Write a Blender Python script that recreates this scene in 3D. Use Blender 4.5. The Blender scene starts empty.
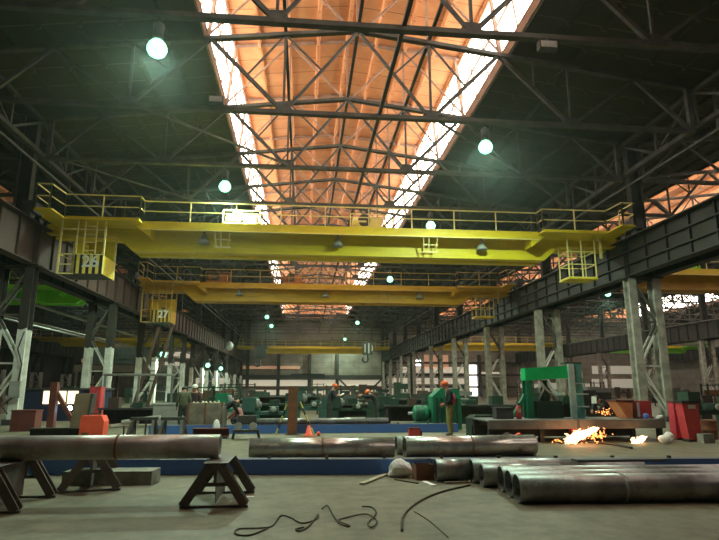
import bpy, math, random
from mathutils import Vector, Matrix
random.seed(7)
S = bpy.context.scene
COL = S.collection
PI = math.pi
ORD = 'first second third fourth fifth sixth seventh eighth ninth tenth eleventh twelfth thirteenth fourteenth fifteenth sixteenth seventeenth eighteenth nineteenth twentieth'.split()

# ------------------------------------------------------------------ camera
F, CX, CY, EYE, VX, VY = 564., 359.5, 270., 1.6, 303., 389.
pt = math.atan((VY-CY)/F); yw = math.atan((CX-VX)*math.cos(pt)/F)
fw = Vector((math.sin(yw)*math.cos(pt), math.cos(yw)*math.cos(pt), math.sin(pt)))
rt = Vector((math.cos(yw), -math.sin(yw), 0)); up = rt.cross(fw)
cd = bpy.data.cameras.new('camera'); cam = bpy.data.objects.new('camera', cd); COL.objects.link(cam)
cd.sensor_width = 36; cd.lens = F/719*36; cd.clip_end = 400; cd.sensor_fit = 'HORIZONTAL'
M = Matrix((rt, up, -fw)).transposed().to_4x4(); M.translation = (0, 0, EYE); cam.matrix_world = M
S.camera = cam

def at(u, v, Y):
    r = fw + rt*((u-CX)/F) - up*((v-CY)/F)
    k = Y/r.y
    return Vector((r.x*k, Y, EYE+r.z*k))
def X(u, Y, v=None):
    if v is None: v = 415 if Y > 15 else 389+F*1.35/Y
    return at(u, v, Y).x

# ------------------------------------------------------------------ materials
MATS = {}
def mat(name, c1, c2=None, scale=3., rough=.6, metal=0., emit=None, es=0., bump=0., low=.35, high=.65, spec=.4, stretch=None):
    m = bpy.data.materials.new(name); m.use_nodes = True
    nt = m.node_tree; b = nt.nodes['Principled BSDF']
    b.inputs['Roughness'].default_value = rough; b.inputs['Metallic'].default_value = metal
    b.inputs['Specular IOR Level'].default_value = spec
    b.inputs['Base Color'].default_value = (*c1, 1)
    if c2 is not None:
        tc = nt.nodes.new('ShaderNodeTexCoord'); n = nt.nodes.new('ShaderNodeTexNoise')
        n.inputs['Scale'].default_value = scale; n.inputs['Detail'].default_value = 6; n.inputs['Roughness'].default_value = .65
        src = tc.outputs['Object']
        if stretch:
            mp = nt.nodes.new('ShaderNodeMapping'); mp.inputs['Scale'].default_value = stretch
            nt.links.new(src, mp.inputs[0]); src = mp.outputs[0]
        nt.links.new(src, n.inputs['Vector'])
        r = nt.nodes.new('ShaderNodeValToRGB')
        r.color_ramp.elements[0].position = low; r.color_ramp.elements[1].position = high
        r.color_ramp.elements[0].color = (*c1, 1); r.color_ramp.elements[1].color = (*c2, 1)
        nt.links.new(n.outputs['Fac'], r.inputs[0]); nt.links.new(r.outputs[0], b.inputs['Base Color'])
        if bump:
            bp = nt.nodes.new('ShaderNodeBump'); bp.inputs['Strength'].default_value = bump; bp.inputs['Distance'].default_value = .02
            nt.links.new(n.outputs['Fac'], bp.inputs['Height']); nt.links.new(bp.outputs[0], b.inputs['Normal'])
    if emit:
        b.inputs['Emission Color'].default_value = (*emit, 1); b.inputs['Emission Strength'].default_value = es
    MATS[name] = m
    return m

def lines(m, axis, period, width, colour, coord='Object'):
    """paint thin seams across an axis into a material that mat() made (joints between slabs, stripes of paint)"""
    nt = m.node_tree; b = nt.nodes['Principled BSDF']
    tc = nt.nodes.new('ShaderNodeTexCoord'); sx = nt.nodes.new('ShaderNodeSeparateXYZ'); nt.links.new(tc.outputs[coord], sx.inputs[0])
    d = nt.nodes.new('ShaderNodeMath'); d.operation = 'DIVIDE'; d.inputs[1].default_value = period; nt.links.new(sx.outputs[axis], d.inputs[0])
    f = nt.nodes.new('ShaderNodeMath'); f.operation = 'FRACT'; nt.links.new(d.outputs[0], f.inputs[0])
    l = nt.nodes.new('ShaderNodeMath'); l.operation = 'LESS_THAN'; l.inputs[1].default_value = width; nt.links.new(f.outputs[0], l.inputs[0])
    mx = nt.nodes.new('ShaderNodeMix'); mx.data_type = 'RGBA'
    nt.links.new(l.outputs[0], mx.inputs['Factor'])
    bc = b.inputs['Base Color']
    if bc.is_linked: nt.links.new(bc.links[0].from_socket, mx.inputs[6])
    else: mx.inputs[6].default_value = bc.default_value
    mx.inputs[7].default_value = (*colour, 1)
    nt.links.new(mx.outputs[2], bc)
    return m

def paint_below(m, z, colour, c2, dirt=.5):
    """whitewash on the foot of a member, up to a ragged height"""
    nt = m.node_tree; b = nt.nodes['Principled BSDF']
    tc = nt.nodes.new('ShaderNodeTexCoord'); sx = nt.nodes.new('ShaderNodeSeparateXYZ'); nt.links.new(tc.outputs['Object'], sx.inputs[0])
    n = nt.nodes.new('ShaderNodeTexNoise'); n.inputs['Scale'].default_value = 2.5; n.inputs['Detail'].default_value = 5; nt.links.new(tc.outputs['Object'], n.inputs['Vector'])
    a = nt.nodes.new('ShaderNodeMath'); a.operation = 'MULTIPLY_ADD'; a.inputs[1].default_value = .5; nt.links.new(n.outputs['Fac'], a.inputs[0]); nt.links.new(sx.outputs[2], a.inputs[2])
    l = nt.nodes.new('ShaderNodeMath'); l.operation = 'LESS_THAN'; l.inputs[1].default_value = z; nt.links.new(a.outputs[0], l.inputs[0])
    r = nt.nodes.new('ShaderNodeValToRGB'); r.color_ramp.elements[0].position = .35; r.color_ramp.elements[1].position = .7
    r.color_ramp.elements[0].color = (*colour, 1); r.color_ramp.elements[1].color = (*c2, 1); nt.links.new(n.outputs['Fac'], r.inputs[0])
    mx = nt.nodes.new('ShaderNodeMix'); mx.data_type = 'RGBA'; nt.links.new(l.outputs[0], mx.inputs['Factor'])
    nt.links.new(b.inputs['Base Color'].links[0].from_socket, mx.inputs[6]); nt.links.new(r.outputs[0], mx.inputs[7])
    nt.links.new(mx.outputs[2], b.inputs['Base Color'])
    return m

floor_m = mat('concrete_floor', (.135, .121, .078), (.215, .195, .132), .55, rough=.62, bump=.15, low=.3, high=.7, spec=.3)
def floor_dirt(m):
    nt = m.node_tree; b = nt.nodes['Principled BSDF']
    tc = nt.nodes.new('ShaderNodeTexCoord'); n = nt.nodes.new('ShaderNodeTexNoise'); n.inputs['Scale'].default_value = 2.3; n.inputs['Detail'].default_value = 8
    n.inputs['Roughness'].default_value = .75
    nt.links.new(tc.outputs['Object'], n.inputs['Vector'])
    r = nt.nodes.new('ShaderNodeValToRGB'); r.color_ramp.elements[0].position = .36; r.color_ramp.elements[1].position = .58
    r.color_ramp.elements[0].color = (.5, .48, .45, 1); r.color_ramp.elements[1].color = (1, 1, 1, 1); nt.links.new(n.outputs['Fac'], r.inputs[0])
    mx = nt.nodes.new('ShaderNodeMix'); mx.data_type = 'RGBA'; mx.blend_type = 'MULTIPLY'; mx.inputs['Factor'].default_value = .8
    nt.links.new(b.inputs['Base Color'].links[0].from_socket, mx.inputs[6]); nt.links.new(r.outputs[0], mx.inputs[7]); nt.links.new(mx.outputs[2], b.inputs['Base Color'])
floor_dirt(floor_m)
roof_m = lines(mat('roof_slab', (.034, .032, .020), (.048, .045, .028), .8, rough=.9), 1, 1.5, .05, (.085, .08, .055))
lant_m = lines(mat('orange_lit_slab', (.50, .20, .075), (.66, .31, .13), .5, rough=.8), 1, 1.5, .04, (.28, .10, .04))  # orange cast of the light on the slabs is put into their colour
steel_m = mat('dark_steel', (.03, .028, .024), (.055, .05, .042), 2, rough=.7)
truss_m = mat('truss_steel', (.04, .038, .032), (.085, .08, .065), 1.5, rough=.7)
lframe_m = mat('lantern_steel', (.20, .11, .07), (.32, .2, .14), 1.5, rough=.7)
runway_m = mat('runway_steel', (.02, .019, .017), (.036, .033, .028), 1.2, rough=.65)
runway_red_m = mat('runway_red_oxide', (.055, .034, .028), (.08, .05, .04), 1.2, rough=.65)
col_m = paint_below(mat('column_grey', (.09, .085, .07), (.17, .155, .13), 1.5, rough=.7), 9.9, (.40, .37, .31), (.20, .185, .155))
colw_m = paint_below(mat('column_whitewash', (.032, .028, .024), (.055, .048, .04), 1.5, rough=.7), 4.6, (.78, .78, .72), (.52, .51, .46))
brace_w = paint_below(mat('brace_whitewash', (.08, .07, .06), (.12, .11, .09), 1.5, rough=.7), 4.6, (.68, .68, .62), (.5, .49, .44))
yel = mat('crane_yellow', (.84, .66, .02), (.66, .50, .015), 1.3, rough=.5, stretch=(.4, 1, 1.5))
yel2 = mat('crane_amber', (.72, .40, .02), (.52, .29, .015), 1.3, rough=.5, stretch=(.4, 1, 1.5))
yelrail = mat('railing_yellow', (.92, .80, .32), (.8, .68, .24), 3, rough=.5)
amberrail = mat('railing_amber', (.55, .36, .09), (.42, .27, .06), 3, rough=.5)
lime = mat('crane_lime', (.26, .85, .02), (.2, .7, .02), 1.3, rough=.5)
limerail = mat('railing_lime', (.2, .6, .03), rough=.5)
yorange = mat('crane_ochre', (.62, .36, .04), (.5, .28, .03), 1.3, rough=.5)
stripe_m = lines(mat('cab_stripes', (.85, .68, .14), (.7, .55, .09), 2, rough=.5), 0, .3, .5, (.02, .018, .015))
stripe2_m = lines(mat('cab_stripes_amber', (.6, .36, .05), (.48, .28, .04), 2, rough=.5), 0, .28, .45, (.03, .025, .02))
white_m = mat('white_paint', (.75, .75, .7), (.6, .6, .55), 3, rough=.6)
dgrey = mat('dark_grey', (.05, .05, .048), (.085, .08, .075), 3, rough=.6)
mgrey = mat('mid_grey', (.14, .14, .135), (.2, .2, .19), 3, rough=.6)
lgrey = mat('light_grey', (.38, .38, .35), (.3, .3, .27), 3, rough=.55)
black_m = mat('black', (.02, .02, .02), (.03, .03, .03), 3, rough=.6)
blue_m = mat('blue_paint', (.07, .17, .52), (.08, .18, .48), 2, rough=.5)
blue_top = mat('worn_blue_top', (.10, .09, .075), (.05, .07, .16), 3, rough=.6)
red_m = mat('red_paint', (.62, .075, .08), (.48, .05, .055), 3, rough=.5)
redox = mat('red_oxide', (.16, .045, .035), (.11, .035, .028), 3, rough=.7)
salmon = mat('salmon_red', (.95, .13, .07), (.8, .1, .05), 3, rough=.5)
orange_m = mat('helmet_orange', (.95, .16, .03), rough=.4)
rust = mat('rust', (.26, .10, .045), (.14, .07, .04), 4, rough=.8)
rust_or = mat('bright_rust', (.5, .2, .08), (.3, .12, .05), 6, rough=.8)
green_m = mat('machine_green', (.02, .22, .11), (.015, .15, .08), 3, rough=.45)
bgreen = mat('press_green', (.01, .58, .19), (.01, .45, .14), 3, rough=.4)
pteal = mat('press_teal', (.12, .38, .34), (.08, .27, .24), 3, rough=.4)
dgreen = mat('dark_green', (.022, .045, .03), (.03, .06, .04), 3, rough=.5)
teal_m = mat('teal_grey', (.50, .70, .68), (.32, .5, .48), 3, rough=.4)
cream = mat('cream_panel', (.55, .5, .36), (.45, .4, .28), 2, rough=.6)
khaki = mat('khaki', (.30, .24, .09), (.22, .17, .06), 8, rough=.9)
navy = mat('navy_cloth', (.02, .025, .03), (.035, .04, .045), 8, rough=.9)
olive = mat('olive_cloth', (.075, .085, .05), (.11, .12, .07), 8, rough=.9)
dtrous = mat('dark_trousers', (.035, .035, .035), (.055, .055, .05), 8, rough=.9)
redcloth = mat('red_cloth', (.62, .06, .08), (.5, .04, .06), 8, rough=.9)
skin_m = mat('skin', (.52, .27, .18), rough=.6)
boot_m = mat('boots', (.03, .025, .02), rough=.7)
paper = mat('paper', (.8, .8, .78), rough=.7)
rope_m = mat('rope', (.05, .045, .03), (.1, .085, .05), 8, rough=.9)
bag_m = mat('white_bag', (.92, .92, .9), (.8, .8, .78), 6, rough=.7)
plank_m = mat('plank', (.42, .38, .27), (.3, .27, .18), 5, rough=.8)
slab_m = mat('mossy_slab', (.30, .30, .25), (.14, .16, .12), 4, rough=.8, bump=.3)
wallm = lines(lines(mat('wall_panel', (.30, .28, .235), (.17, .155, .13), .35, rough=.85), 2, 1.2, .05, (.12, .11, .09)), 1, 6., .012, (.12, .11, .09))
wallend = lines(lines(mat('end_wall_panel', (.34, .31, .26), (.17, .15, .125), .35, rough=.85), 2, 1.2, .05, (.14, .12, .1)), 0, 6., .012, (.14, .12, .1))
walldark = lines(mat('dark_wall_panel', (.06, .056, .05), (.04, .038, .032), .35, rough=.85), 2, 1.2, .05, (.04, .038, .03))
glass_e = mat('daylit_glazing', (.9, .9, .9), rough=.3, emit=(1., .93, .82), es=7.5)
glass_side = mat('daylit_glazing_side', (.9, .9, .9), rough=.3, emit=(1., .9, .78), es=6.)
glass_dim = mat('dimmed_glazing', (.3, .3, .28), rough=.4, emit=(1., .88, .7), es=1.1)  # left-bay panes turned down in colour and glow to keep that bay dark
strip_e = mat('lit_window_and_wall_strip', (.6, .55, .45), rough=.4, emit=(1., .88, .68), es=.34)
strip_d = mat('added_wall_glow', (.5, .47, .4), rough=.4, emit=(1., .92, .74), es=.2)  # faint glow added to brighten the pale end wall
warm_e = mat('warm_window_and_lit_brick', (.6, .4, .3), rough=.4, emit=(1., .5, .28), es=.2)
white_e = mat('bright_window', (.8, .8, .8), rough=.4, emit=(1., .96, .9), es=2.5)
office_e = mat('office_window', (.8, .7, .5), rough=.4, emit=(1., .82, .48), es=1.6)
bowl_e = mat('lamp_glow_bowl', (.6, 1, .8), rough=.3, emit=(.27, 1., .58), es=2.4)  # green fringe of the lamp glare put into a glowing surface
lamp_e = mat('mercury_lamp', (.8, 1, .9), rough=.3, emit=(.40, 1., .66), es=800.)
weld_e = mat('weld_arc', (.8, .9, 1), emit=(.45, .7, 1.), es=30.)
spark_e = mat('hot_sparks', (1, .6, .3), emit=(1., .66, .34), es=4.5)
spark_o = mat('cool_sparks', (1, .4, .1), emit=(1., .32, .08), es=4.)
def pipe_mat(name, a, b, c, metal=.5, rough=.45):
    m = mat(name, a, b, 1.6, rough=rough, metal=metal, low=.38, high=.62)
    nt = m.node_tree; bs = nt.nodes['Principled BSDF']
    tc = nt.nodes.new('ShaderNodeTexCoord'); n = nt.nodes.new('ShaderNodeTexNoise'); n.inputs['Scale'].default_value = 3.5; n.inputs['Detail'].default_value = 9; n.inputs['Roughness'].default_value = .75
    nt.links.new(tc.outputs['Object'], n.inputs['Vector'])
    r = nt.nodes.new('ShaderNodeValToRGB'); r.color_ramp.elements[0].position = .5; r.color_ramp.elements[1].position = .66
    r.color_ramp.elements[0].color = (0, 0, 0, 1); r.color_ramp.elements[1].color = (1, 1, 1, 1); nt.links.new(n.outputs['Fac'], r.inputs[0])
    mx = nt.nodes.new('ShaderNodeMix'); mx.data_type = 'RGBA'; nt.links.new(r.outputs[0], mx.inputs['Factor'])
    nt.links.new(bs.inputs['Base Color'].links[0].from_socket, mx.inputs[6]); mx.inputs[7].default_value = (*c, 1); nt.links.new(mx.outputs[2], bs.inputs['Base Color'])
    return m
pipe_rusty = pipe_mat('rusty_pipe', (.30, .285, .26), (.50, .49, .48), (.36, .26, .17), .35, .36)
pipe_bright = pipe_mat('mill_pipe', (.42, .40, .36), (.58, .57, .54), (.34, .23, .15), .7, .27)
pipe_dark = pipe_mat('grey_pipe', (.17, .17, .165), (.36, .36, .35), (.19, .165, .135), .5, .38)

# ------------------------------------------------------------------ mesh builder
class MB:
    def __init__(s): s.v = []; s.f = []; s.sm = []
    def add(s, vs, fs, smooth=False):
        n = len(s.v); s.v += [tuple(v) for v in vs]; s.f += [tuple(i+n for i in f) for f in fs]; s.sm += [smooth]*len(fs); return s
    def box(s, c, d, rot=None, taper=1.):
        x, y, z = d[0]/2, d[1]/2, d[2]/2; t = taper
        vs = [Vector(p) for p in ((-x, -y, -z), (x, -y, -z), (x, y, -z), (-x, y, -z), (-x*t, -y*t, z), (x*t, -y*t, z), (x*t, y*t, z), (-x*t, y*t, z))]
        if rot is not None: vs = [rot @ v for v in vs]
        c = Vector(c)
        return s.add([v+c for v in vs], [(0, 3, 2, 1), (4, 5, 6, 7), (0, 1, 5, 4), (1, 2, 6, 5), (2, 3, 7, 6), (3, 0, 4, 7)])
    def bb(s, x0, x1, y0, y1, z0, z1): return s.box(((x0+x1)/2, (y0+y1)/2, (z0+z1)/2), (abs(x1-x0), abs(y1-y0), abs(z1-z0)))
    def bar(s, p, q, w, h=None):
        h = h or w; p, q = Vector(p), Vector(q); d = q-p; L = d.length
        if L < 1e-6: return s
        d /= L; a = Vector((0, 0, 1)) if abs(d.z) < .95 else Vector((0, 1, 0))
        x = d.cross(a).normalized(); z = x.cross(d)
        return s.box((p+q)/2, (w, L, h), Matrix((x, d, z)).transposed())
    def tube(s, pts, r, n=10, caps=True):
        pts = [Vector(p) for p in pts]; rs = r if isinstance(r, (list, tuple)) else [r]*len(pts)
        vs = []; prev = None
        for i, p in enumerate(pts):
            d = (pts[min(i+1, len(pts)-1)]-pts[max(i-1, 0)]).normalized()
            if prev is None:
                a = Vector((0, 0, 1)) if abs(d.z) < .9 else Vector((1, 0, 0)); u = d.cross(a).normalized()
            else: u = (prev-d*prev.dot(d)).normalized()
            prev = u; w = d.cross(u)
            vs += [p+(u*math.cos(2*PI*k/n)+w*math.sin(2*PI*k/n))*rs[i] for k in range(n)]
        fs = [(i*n+k, i*n+(k+1) % n, (i+1)*n+(k+1) % n, (i+1)*n+k) for i in range(len(pts)-1) for k in range(n)]
        s.add(vs, fs, True)
        if caps: s.add([], []); b = len(s.v)-len(vs); s.f += [tuple(b+k for k in range(n))[::-1], tuple(b+(len(pts)-1)*n+k for k in range(n))]; s.sm += [False, False]
        return s
    def lathe(s, prof, n=20, loc=(0, 0, 0), rot=None):
        vs = []
        for r, z in prof:
            for k in range(n):
                v = Vector((r*math.cos(2*PI*k/n), r*math.sin(2*PI*k/n), z))
                vs.append((rot @ v if rot is not None else v)+Vector(loc))
        m = len(prof)
        s.add(vs, [(i*n+k, i*n+(k+1) % n, (i+1)*n+(k+1) % n, (i+1)*n+k) for i in range(m-1) for k in range(n)], True)
        b = len(s.v)-len(vs)
        for i, flip in ((0, True), (m-1, False)):
            if prof[i][0] > 1e-4:
                t = tuple(b+i*n+k for k in range(n)); s.f.append(t[::-1] if flip else t); s.sm.append(False)
        return s
    def prism(s, poly, p, a, b, d):
        """polygon in the plane spanned by a and b at p, extruded by d"""
        p, a, b, d = Vector(p), Vector(a), Vector(b), Vector(d); n = len(poly)
        vs = [p+a*x+b*y for x, y in poly]; vs += [v+d for v in vs]
        return s.add(vs, [tuple(range(n))[::-1], tuple(range(n, 2*n))]+[(i, (i+1) % n, n+(i+1) % n, n+i) for i in range(n)])
    def ibeam(s, p, q, w, h, t=.03, side=(0, 0, 1)):
        p, q = Vector(p), Vector(q); d = q-p; b = Vector(side); b = (b-d.normalized()*b.dot(d.normalized())).normalized(); a = d.normalized().cross(b)
        w2, h2, t2 = w/2, h/2, t/2
        poly = [(-w2, -h2), (w2, -h2), (w2, -h2+t), (t2, -h2+t), (t2, h2-t), (w2, h2-t), (w2, h2), (-w2, h2), (-w2, h2-t), (-t2, h2-t), (-t2, -h2+t), (-w2, -h2+t)]
        return s.prism(poly, p, a, b, d)
    def pipe(s, p, q, ro, ri, n=40):
        p, q = Vector(p), Vector(q); d = (q-p); L = d.length; rot = d.to_track_quat('Z', 'Y').to_matrix()
        return s.lathe2([(ri, 0), (ro, 0), (ro, L), (ri, L), (ri, 0)], n, p, rot)
    def lathe2(s, prof, n, loc, rot):
        vs = []
        for r, z in prof:
            for k in range(n): vs.append(rot @ Vector((r*math.cos(2*PI*k/n), r*math.sin(2*PI*k/n), z))+Vector(loc))
        m = len(prof)
        for i in range(m-1):
            fl = abs(prof[i][1]-prof[i+1][1]) > 1e-5
            s.f += [tuple(len(s.v)+j for j in (i*n+k, i*n+(k+1) % n, (i+1)*n+(k+1) % n, (i+1)*n+k)) for k in range(n)]; s.sm += [fl]*n
        s.v += [tuple(v) for v in vs]
        return s
    def build(s, name, m, parent=None, loc=None):
        me = bpy.data.meshes.new(name); me.from_pydata(s.v, [], s.f); me.materials.append(m)
        me.polygons.foreach_set('use_smooth', s.sm)
        me.validate(); me.update()
        o = bpy.data.objects.new(name, me); COL.objects.link(o)
        if parent is not None: o.parent = parent
        if loc is not None: o.location = loc
        return o

def thing(name, label, cat, loc=(0, 0, 0), rz=0, group=None):
    o = bpy.data.objects.new(name, None); o.empty_display_size = .2; COL.objects.link(o)
    o.location = loc; o.rotation_euler = (0, 0, rz); o['label'] = label; o['category'] = cat
    if group: o['group'] = group
    return o
def tag(o, label, cat, group=None, kind=None):
    o['label'] = label; o['category'] = cat
    if group: o['group'] = group
    if kind: o['kind'] = kind
    return o
def struct(o): o['kind'] = 'structure'; return o
def dup(o, loc=None, rz=None, label=None, parent=None):
    c = o.copy(); COL.objects.link(c)
    if parent is not None: c.parent = parent
    if loc is not None: c.location = loc
    if rz is not None: c.rotation_euler = (0, 0, rz)
    if label: c['label'] = label
    for ch in list(o.children): dup(ch, parent=c)
    return c
def bx(*a): return MB().bb(*a)

# ------------------------------------------------------------------ the hall
C0 = 2.1                      # centre line of the middle bay
BAY = 31.6
YB, YE = -8., 124.
XL, XR = -46., 81.8
struct(bx(XL, XR, YB, YE, -.2, 0).build('floor', floor_m))
struct(bx(XL, XR, YE, YE+.3, 0, 21).build('wall_end', wallend))
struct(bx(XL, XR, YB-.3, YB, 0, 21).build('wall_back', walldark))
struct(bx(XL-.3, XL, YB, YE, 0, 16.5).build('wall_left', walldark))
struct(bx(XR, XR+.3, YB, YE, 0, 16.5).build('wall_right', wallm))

def ribbed(x0, z0, x1, z1, y0, y1, name, m, rib=.2, pitch=1.5):
    """one slope of the slab roof: ribbed underside, flat top"""
    n = max(1, round(abs(x1-x0)/pitch)); poly = []
    for i in range(n):
        t0, t1 = i/n, (i+1)/n; w = .07/abs(x1-x0)
        for t, d in ((t0, rib), (t0+w, rib), (t0+w*1.6, 0), (t1-w*1.6, 0), (t1-w, rib), (t1, rib)):
            poly.append((x0+(x1-x0)*t, z0+(z1-z0)*t-d))
    poly += [(x1, z1+.25), (x0, z0+.25)]
    return struct(MB().prism(poly, (0, y0, 0), (1, 0, 0), (0, 0, 1), (0, y1-y0, 0)).build(name, m))
LW = 6.9
wn = 0
for bi, cx in enumerate((C0, C0+BAY, C0-BAY, C0+2*BAY)):
    LW = 6.9
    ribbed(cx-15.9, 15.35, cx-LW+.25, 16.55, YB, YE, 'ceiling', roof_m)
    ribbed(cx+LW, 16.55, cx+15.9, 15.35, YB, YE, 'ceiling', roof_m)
    y0, y1 = 3., 119.
    struct(bx(cx-LW, cx+LW, YB, y0, 16.4, 16.9).build('ceiling', roof_m))
    struct(bx(cx-LW, cx+LW, y1, YE, 16.4, 16.9).build('ceiling', roof_m))
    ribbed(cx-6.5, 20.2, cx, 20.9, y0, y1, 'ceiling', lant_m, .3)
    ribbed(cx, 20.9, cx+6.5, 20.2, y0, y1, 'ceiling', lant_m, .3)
    for k, yy in enumerate((y0-.2, y1)):
        struct(MB().prism([(-LW, 16.3), (LW, 16.3), (6.5, 20.4), (0, 21.1), (-6.5, 20.4)], (cx, yy, 0), (1, 0, 0), (0, 0, 1), (0, .2, 0)).build('wall_lantern', lant_m))
    for s in (-1, 1):
        LW = 6.65 if s < 0 else 6.9
        struct(bx(cx+s*LW-.07, cx+s*LW+.07, y0, y1, 16.45, 16.95).build('trim_1', lframe_m))
        g = struct(MB().prism([(s*LW, 16.95), (s*(LW-.4), 20.0), (s*(LW-.35), 20.0), (s*(LW+.05), 16.95)], (cx, y0, 0), (1, 0, 0), (0, 0, 1), (0, y1-y0, 0)).build('window_%d' % (wn+1), (glass_e, glass_side, glass_dim, glass_side)[bi]))
        wn += 1
        fr = MB()
        y = y0
        while y <= y1:
            fr.bar((cx+s*(LW-.04), y, 16.95), (cx+s*(LW-.44), y, 20.0), .07, .07); y += 2.
        for z in (16.95, 18.4, 20.0):
            xx = LW-.04-(z-16.95)/3.05*.4
            fr.bar((cx+s*xx, y0, z), (cx+s*xx, y1, z), .09, .09)
        fr.build('window_frame', lframe_m, g)

# ------------------------------------------------------------------ roof trusses
ZB = 12.95
TOPZ = {0: 17.0, 3.15: 16.6, 6.3: 16.2, 9.45: 15.8, 12.6: 15.38, 15.4: 15.05}
BARS = []
for s in (-1, 1):
    BARS += [('post', (s*3.15, ZB), (s*3.15, 16.6), .10), ('post', (s*9.45, ZB), (s*9.45, 15.8), .10), ('post', (s*15.1, ZB-.1), (s*15.1, 15.05), .2),
             ('brace', (s*3.15, ZB), (0, 17.0), .11), ('brace', (s*3.15, ZB), (s*6.3, 16.2), .15), ('brace', (s*9.45, ZB), (s*6.3, 16.2), .15),
             ('brace', (s*9.45, ZB), (s*12.6, 15.38), .12), ('brace', (s*15.1, ZB), (s*12.6, 15.38), .14),
             ('strut', (s*4.72, 14.6), (s*3.15, 16.6), .07), ('strut', (s*7.87, 14.6), (s*9.45, 15.8), .07), ('strut', (s*1.57, 15.0), (s*3.15, 16.6), .07),
             ('strut', (s*7.87, 14.6), (s*7.87, 16.0), .07)]
def make_truss(simple=False):
    r = thing('roof_truss', '', 'roof truss', (0, 0, ZB))
    def L(p): return (p[0], 0, p[1]-ZB)
    t = MB()
    for s in (-1, 1):
        t.bar(L((0, 17.0)), L((s*15.2, 15.07)), .26, .16)
    t.build('top_chord', truss_m, r)
    MB().bar((-15.2, 0, 0), (15.2, 0, 0), .26, .17).build('bottom_chord', truss_m, r)
    if simple:
        w = MB()
        for n, p, q, d in BARS: w.bar(L(p), L(q), d)
        w.build('bracing_lattice', truss_m, r)
        return r
    for n, p, q, d in BARS: MB().bar(L(p), L(q), d).build(n, truss_m, r)
    for x in (-9.45, -3.15, 3.15, 9.45):
        MB().prism([(-.45, -.02), (.45, -.02), (.22, .42), (-.22, .42)], (x, -.02, 0), (1, 0, 0), (0, 0, 1), (0, .04, 0)).build('gusset_plate', truss_m, r)
    return r
ys = [10+6*i for i in range(19)]
t0 = make_truss()
for i, y in enumerate(ys):
    o = t0 if i == 0 else dup(t0)
    o.location = (C0, y, ZB); o['label'] = 'steel roof truss spanning the central bay, %s from the camera' % ORD[i]; o['group'] = 'roof trusses of the central bay'
t1 = make_truss(True); first = True
for cx, nm, st in ((C0+BAY, 'right-hand', 2), (C0-BAY, 'left-hand', 2), (C0+2*BAY, 'outermost right-hand', 7)):
    for i, y in enumerate(ys[st:]):
        o = t1 if first else dup(t1)
        first = False
        o.location = (cx, y, ZB); o['label'] = 'steel roof truss spanning the %s side bay, %s from the camera' % (nm, ORD[i]); o['group'] = 'roof trusses of the side bays'

# lantern frames and ridge ties
def make_lantern_frame():
    r = thing('lantern_frame', '', 'roof frame', (0, 0, 16.3))
    for s in (-1, 1):
        MB().bar((s*6.5, 0, .1), (s*6.15, 0, 3.75), .14).build('post', lframe_m, r)
        MB().bar((s*3.15, 0, .3), (s*3.15, 0, 4.1), .1).build('post', lframe_m, r)
        MB().bar((s*6.4, 0, 3.75), (0, 0, 4.45), .18, .14).build('rafter', lframe_m, r)
        MB().bar((s*6.6, 0, .2), (s*3.15, 0, 4.05), .08).build('brace', lframe_m, r)
        MB().bar((s*3.15, 0, 4.05), (0, 0, .75), .08).build('brace', lframe_m, r)
    MB().bar((0, 0, .7), (0, 0, 4.4), .1).build('post', lframe_m, r)
    return r
lf = make_lantern_frame()
for i, y in enumerate(ys[:-1]):
    o = lf if i == 0 else dup(lf)
    o.location = (C0, y+.35, 16.3); o['label'] = 'rust-tinted frame under the central skylight roof, %s from the camera' % ORD[i]; o['group'] = 'skylight frames of the central bay'
for x, z, lab in ((C0, 17.12, 'dark ridge tie running lengthwise along the middle of the central skylight'),
                  (C0+.9, 13.06, 'thin dark strut running lengthwise over the lower chords under the skylight'),
                  (C0+3.15, 16.75, 'dark purlin running lengthwise beside the ridge under the central skylight'),
                  (C0-3.15, 16.75, 'dark purlin running lengthwise on the far side of the skylight ridge')):
    tag(MB().bar((x, 8, z), (x, 119, z), .14, .12).build('roof_tie', steel_m), lab, 'roof tie')
# bracing across the bottom chords
for i, (xa, ya, xb, yb) in enumerate(((-9.45, 22, -3.15, 28), (3.15, 22, 9.45, 28), (-3.15, 34, 3.15, 40), (9.45, 28, 15.2, 34), (-15.2, 28, -9.45, 34))):
    tag(MB().bar((C0+xa, ya, ZB+.14), (C0+xb, yb, ZB+.14), .09).build('wind_brace', truss_m), 'thin diagonal steel brace lying across the lower truss chords, %s from the camera' % ORD[i], 'wind brace', 'wind braces')

# longitudinal trusses on the column lines
def make_long_truss():
    r = thing('eaves_truss', '', 'eaves truss', (0, 0, 13.2))
    MB().bar((0, 0, 0), (0, 11.97, 0), .22, .22).build('bottom_chord', truss_m, r)
    MB().bar((0, 0, 1.7), (0, 11.97, 1.7), .2, .16).build('top_chord', truss_m, r)
    for y in (3, 6, 9): MB().bar((0, y, 0), (0, y, 1.7), .11).build('post', truss_m, r)
    for y, e in ((.06, 3), (6, 3), (6, 9), (11.9, 9)): MB().bar((0, y, 1.65), (0, e, 0), .11).build('brace', truss_m, r)
    return r
lt = make_long_truss(); k = 0
for x, nm in ((-13.42, 'left-hand'), (17.52, 'right-hand')):
    for i in range(10):
        o = lt if k == 0 else dup(lt)
        k += 1
        o.location = (x, 4+12*i, 13.2); o['label'] = 'lengthwise eaves truss over the %s column row, %s panel from the camera' % (nm, ORD[i]); o['group'] = 'lengthwise eaves trusses'
tag(MB().tube([(-13.0, 8, 12.25), (-13.0, 119, 12.25)], .06, 8).build('conduit_pipe', mgrey), 'thin pale conduit pipe running lengthwise below the left-hand eaves trusses', 'pipe')
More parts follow.
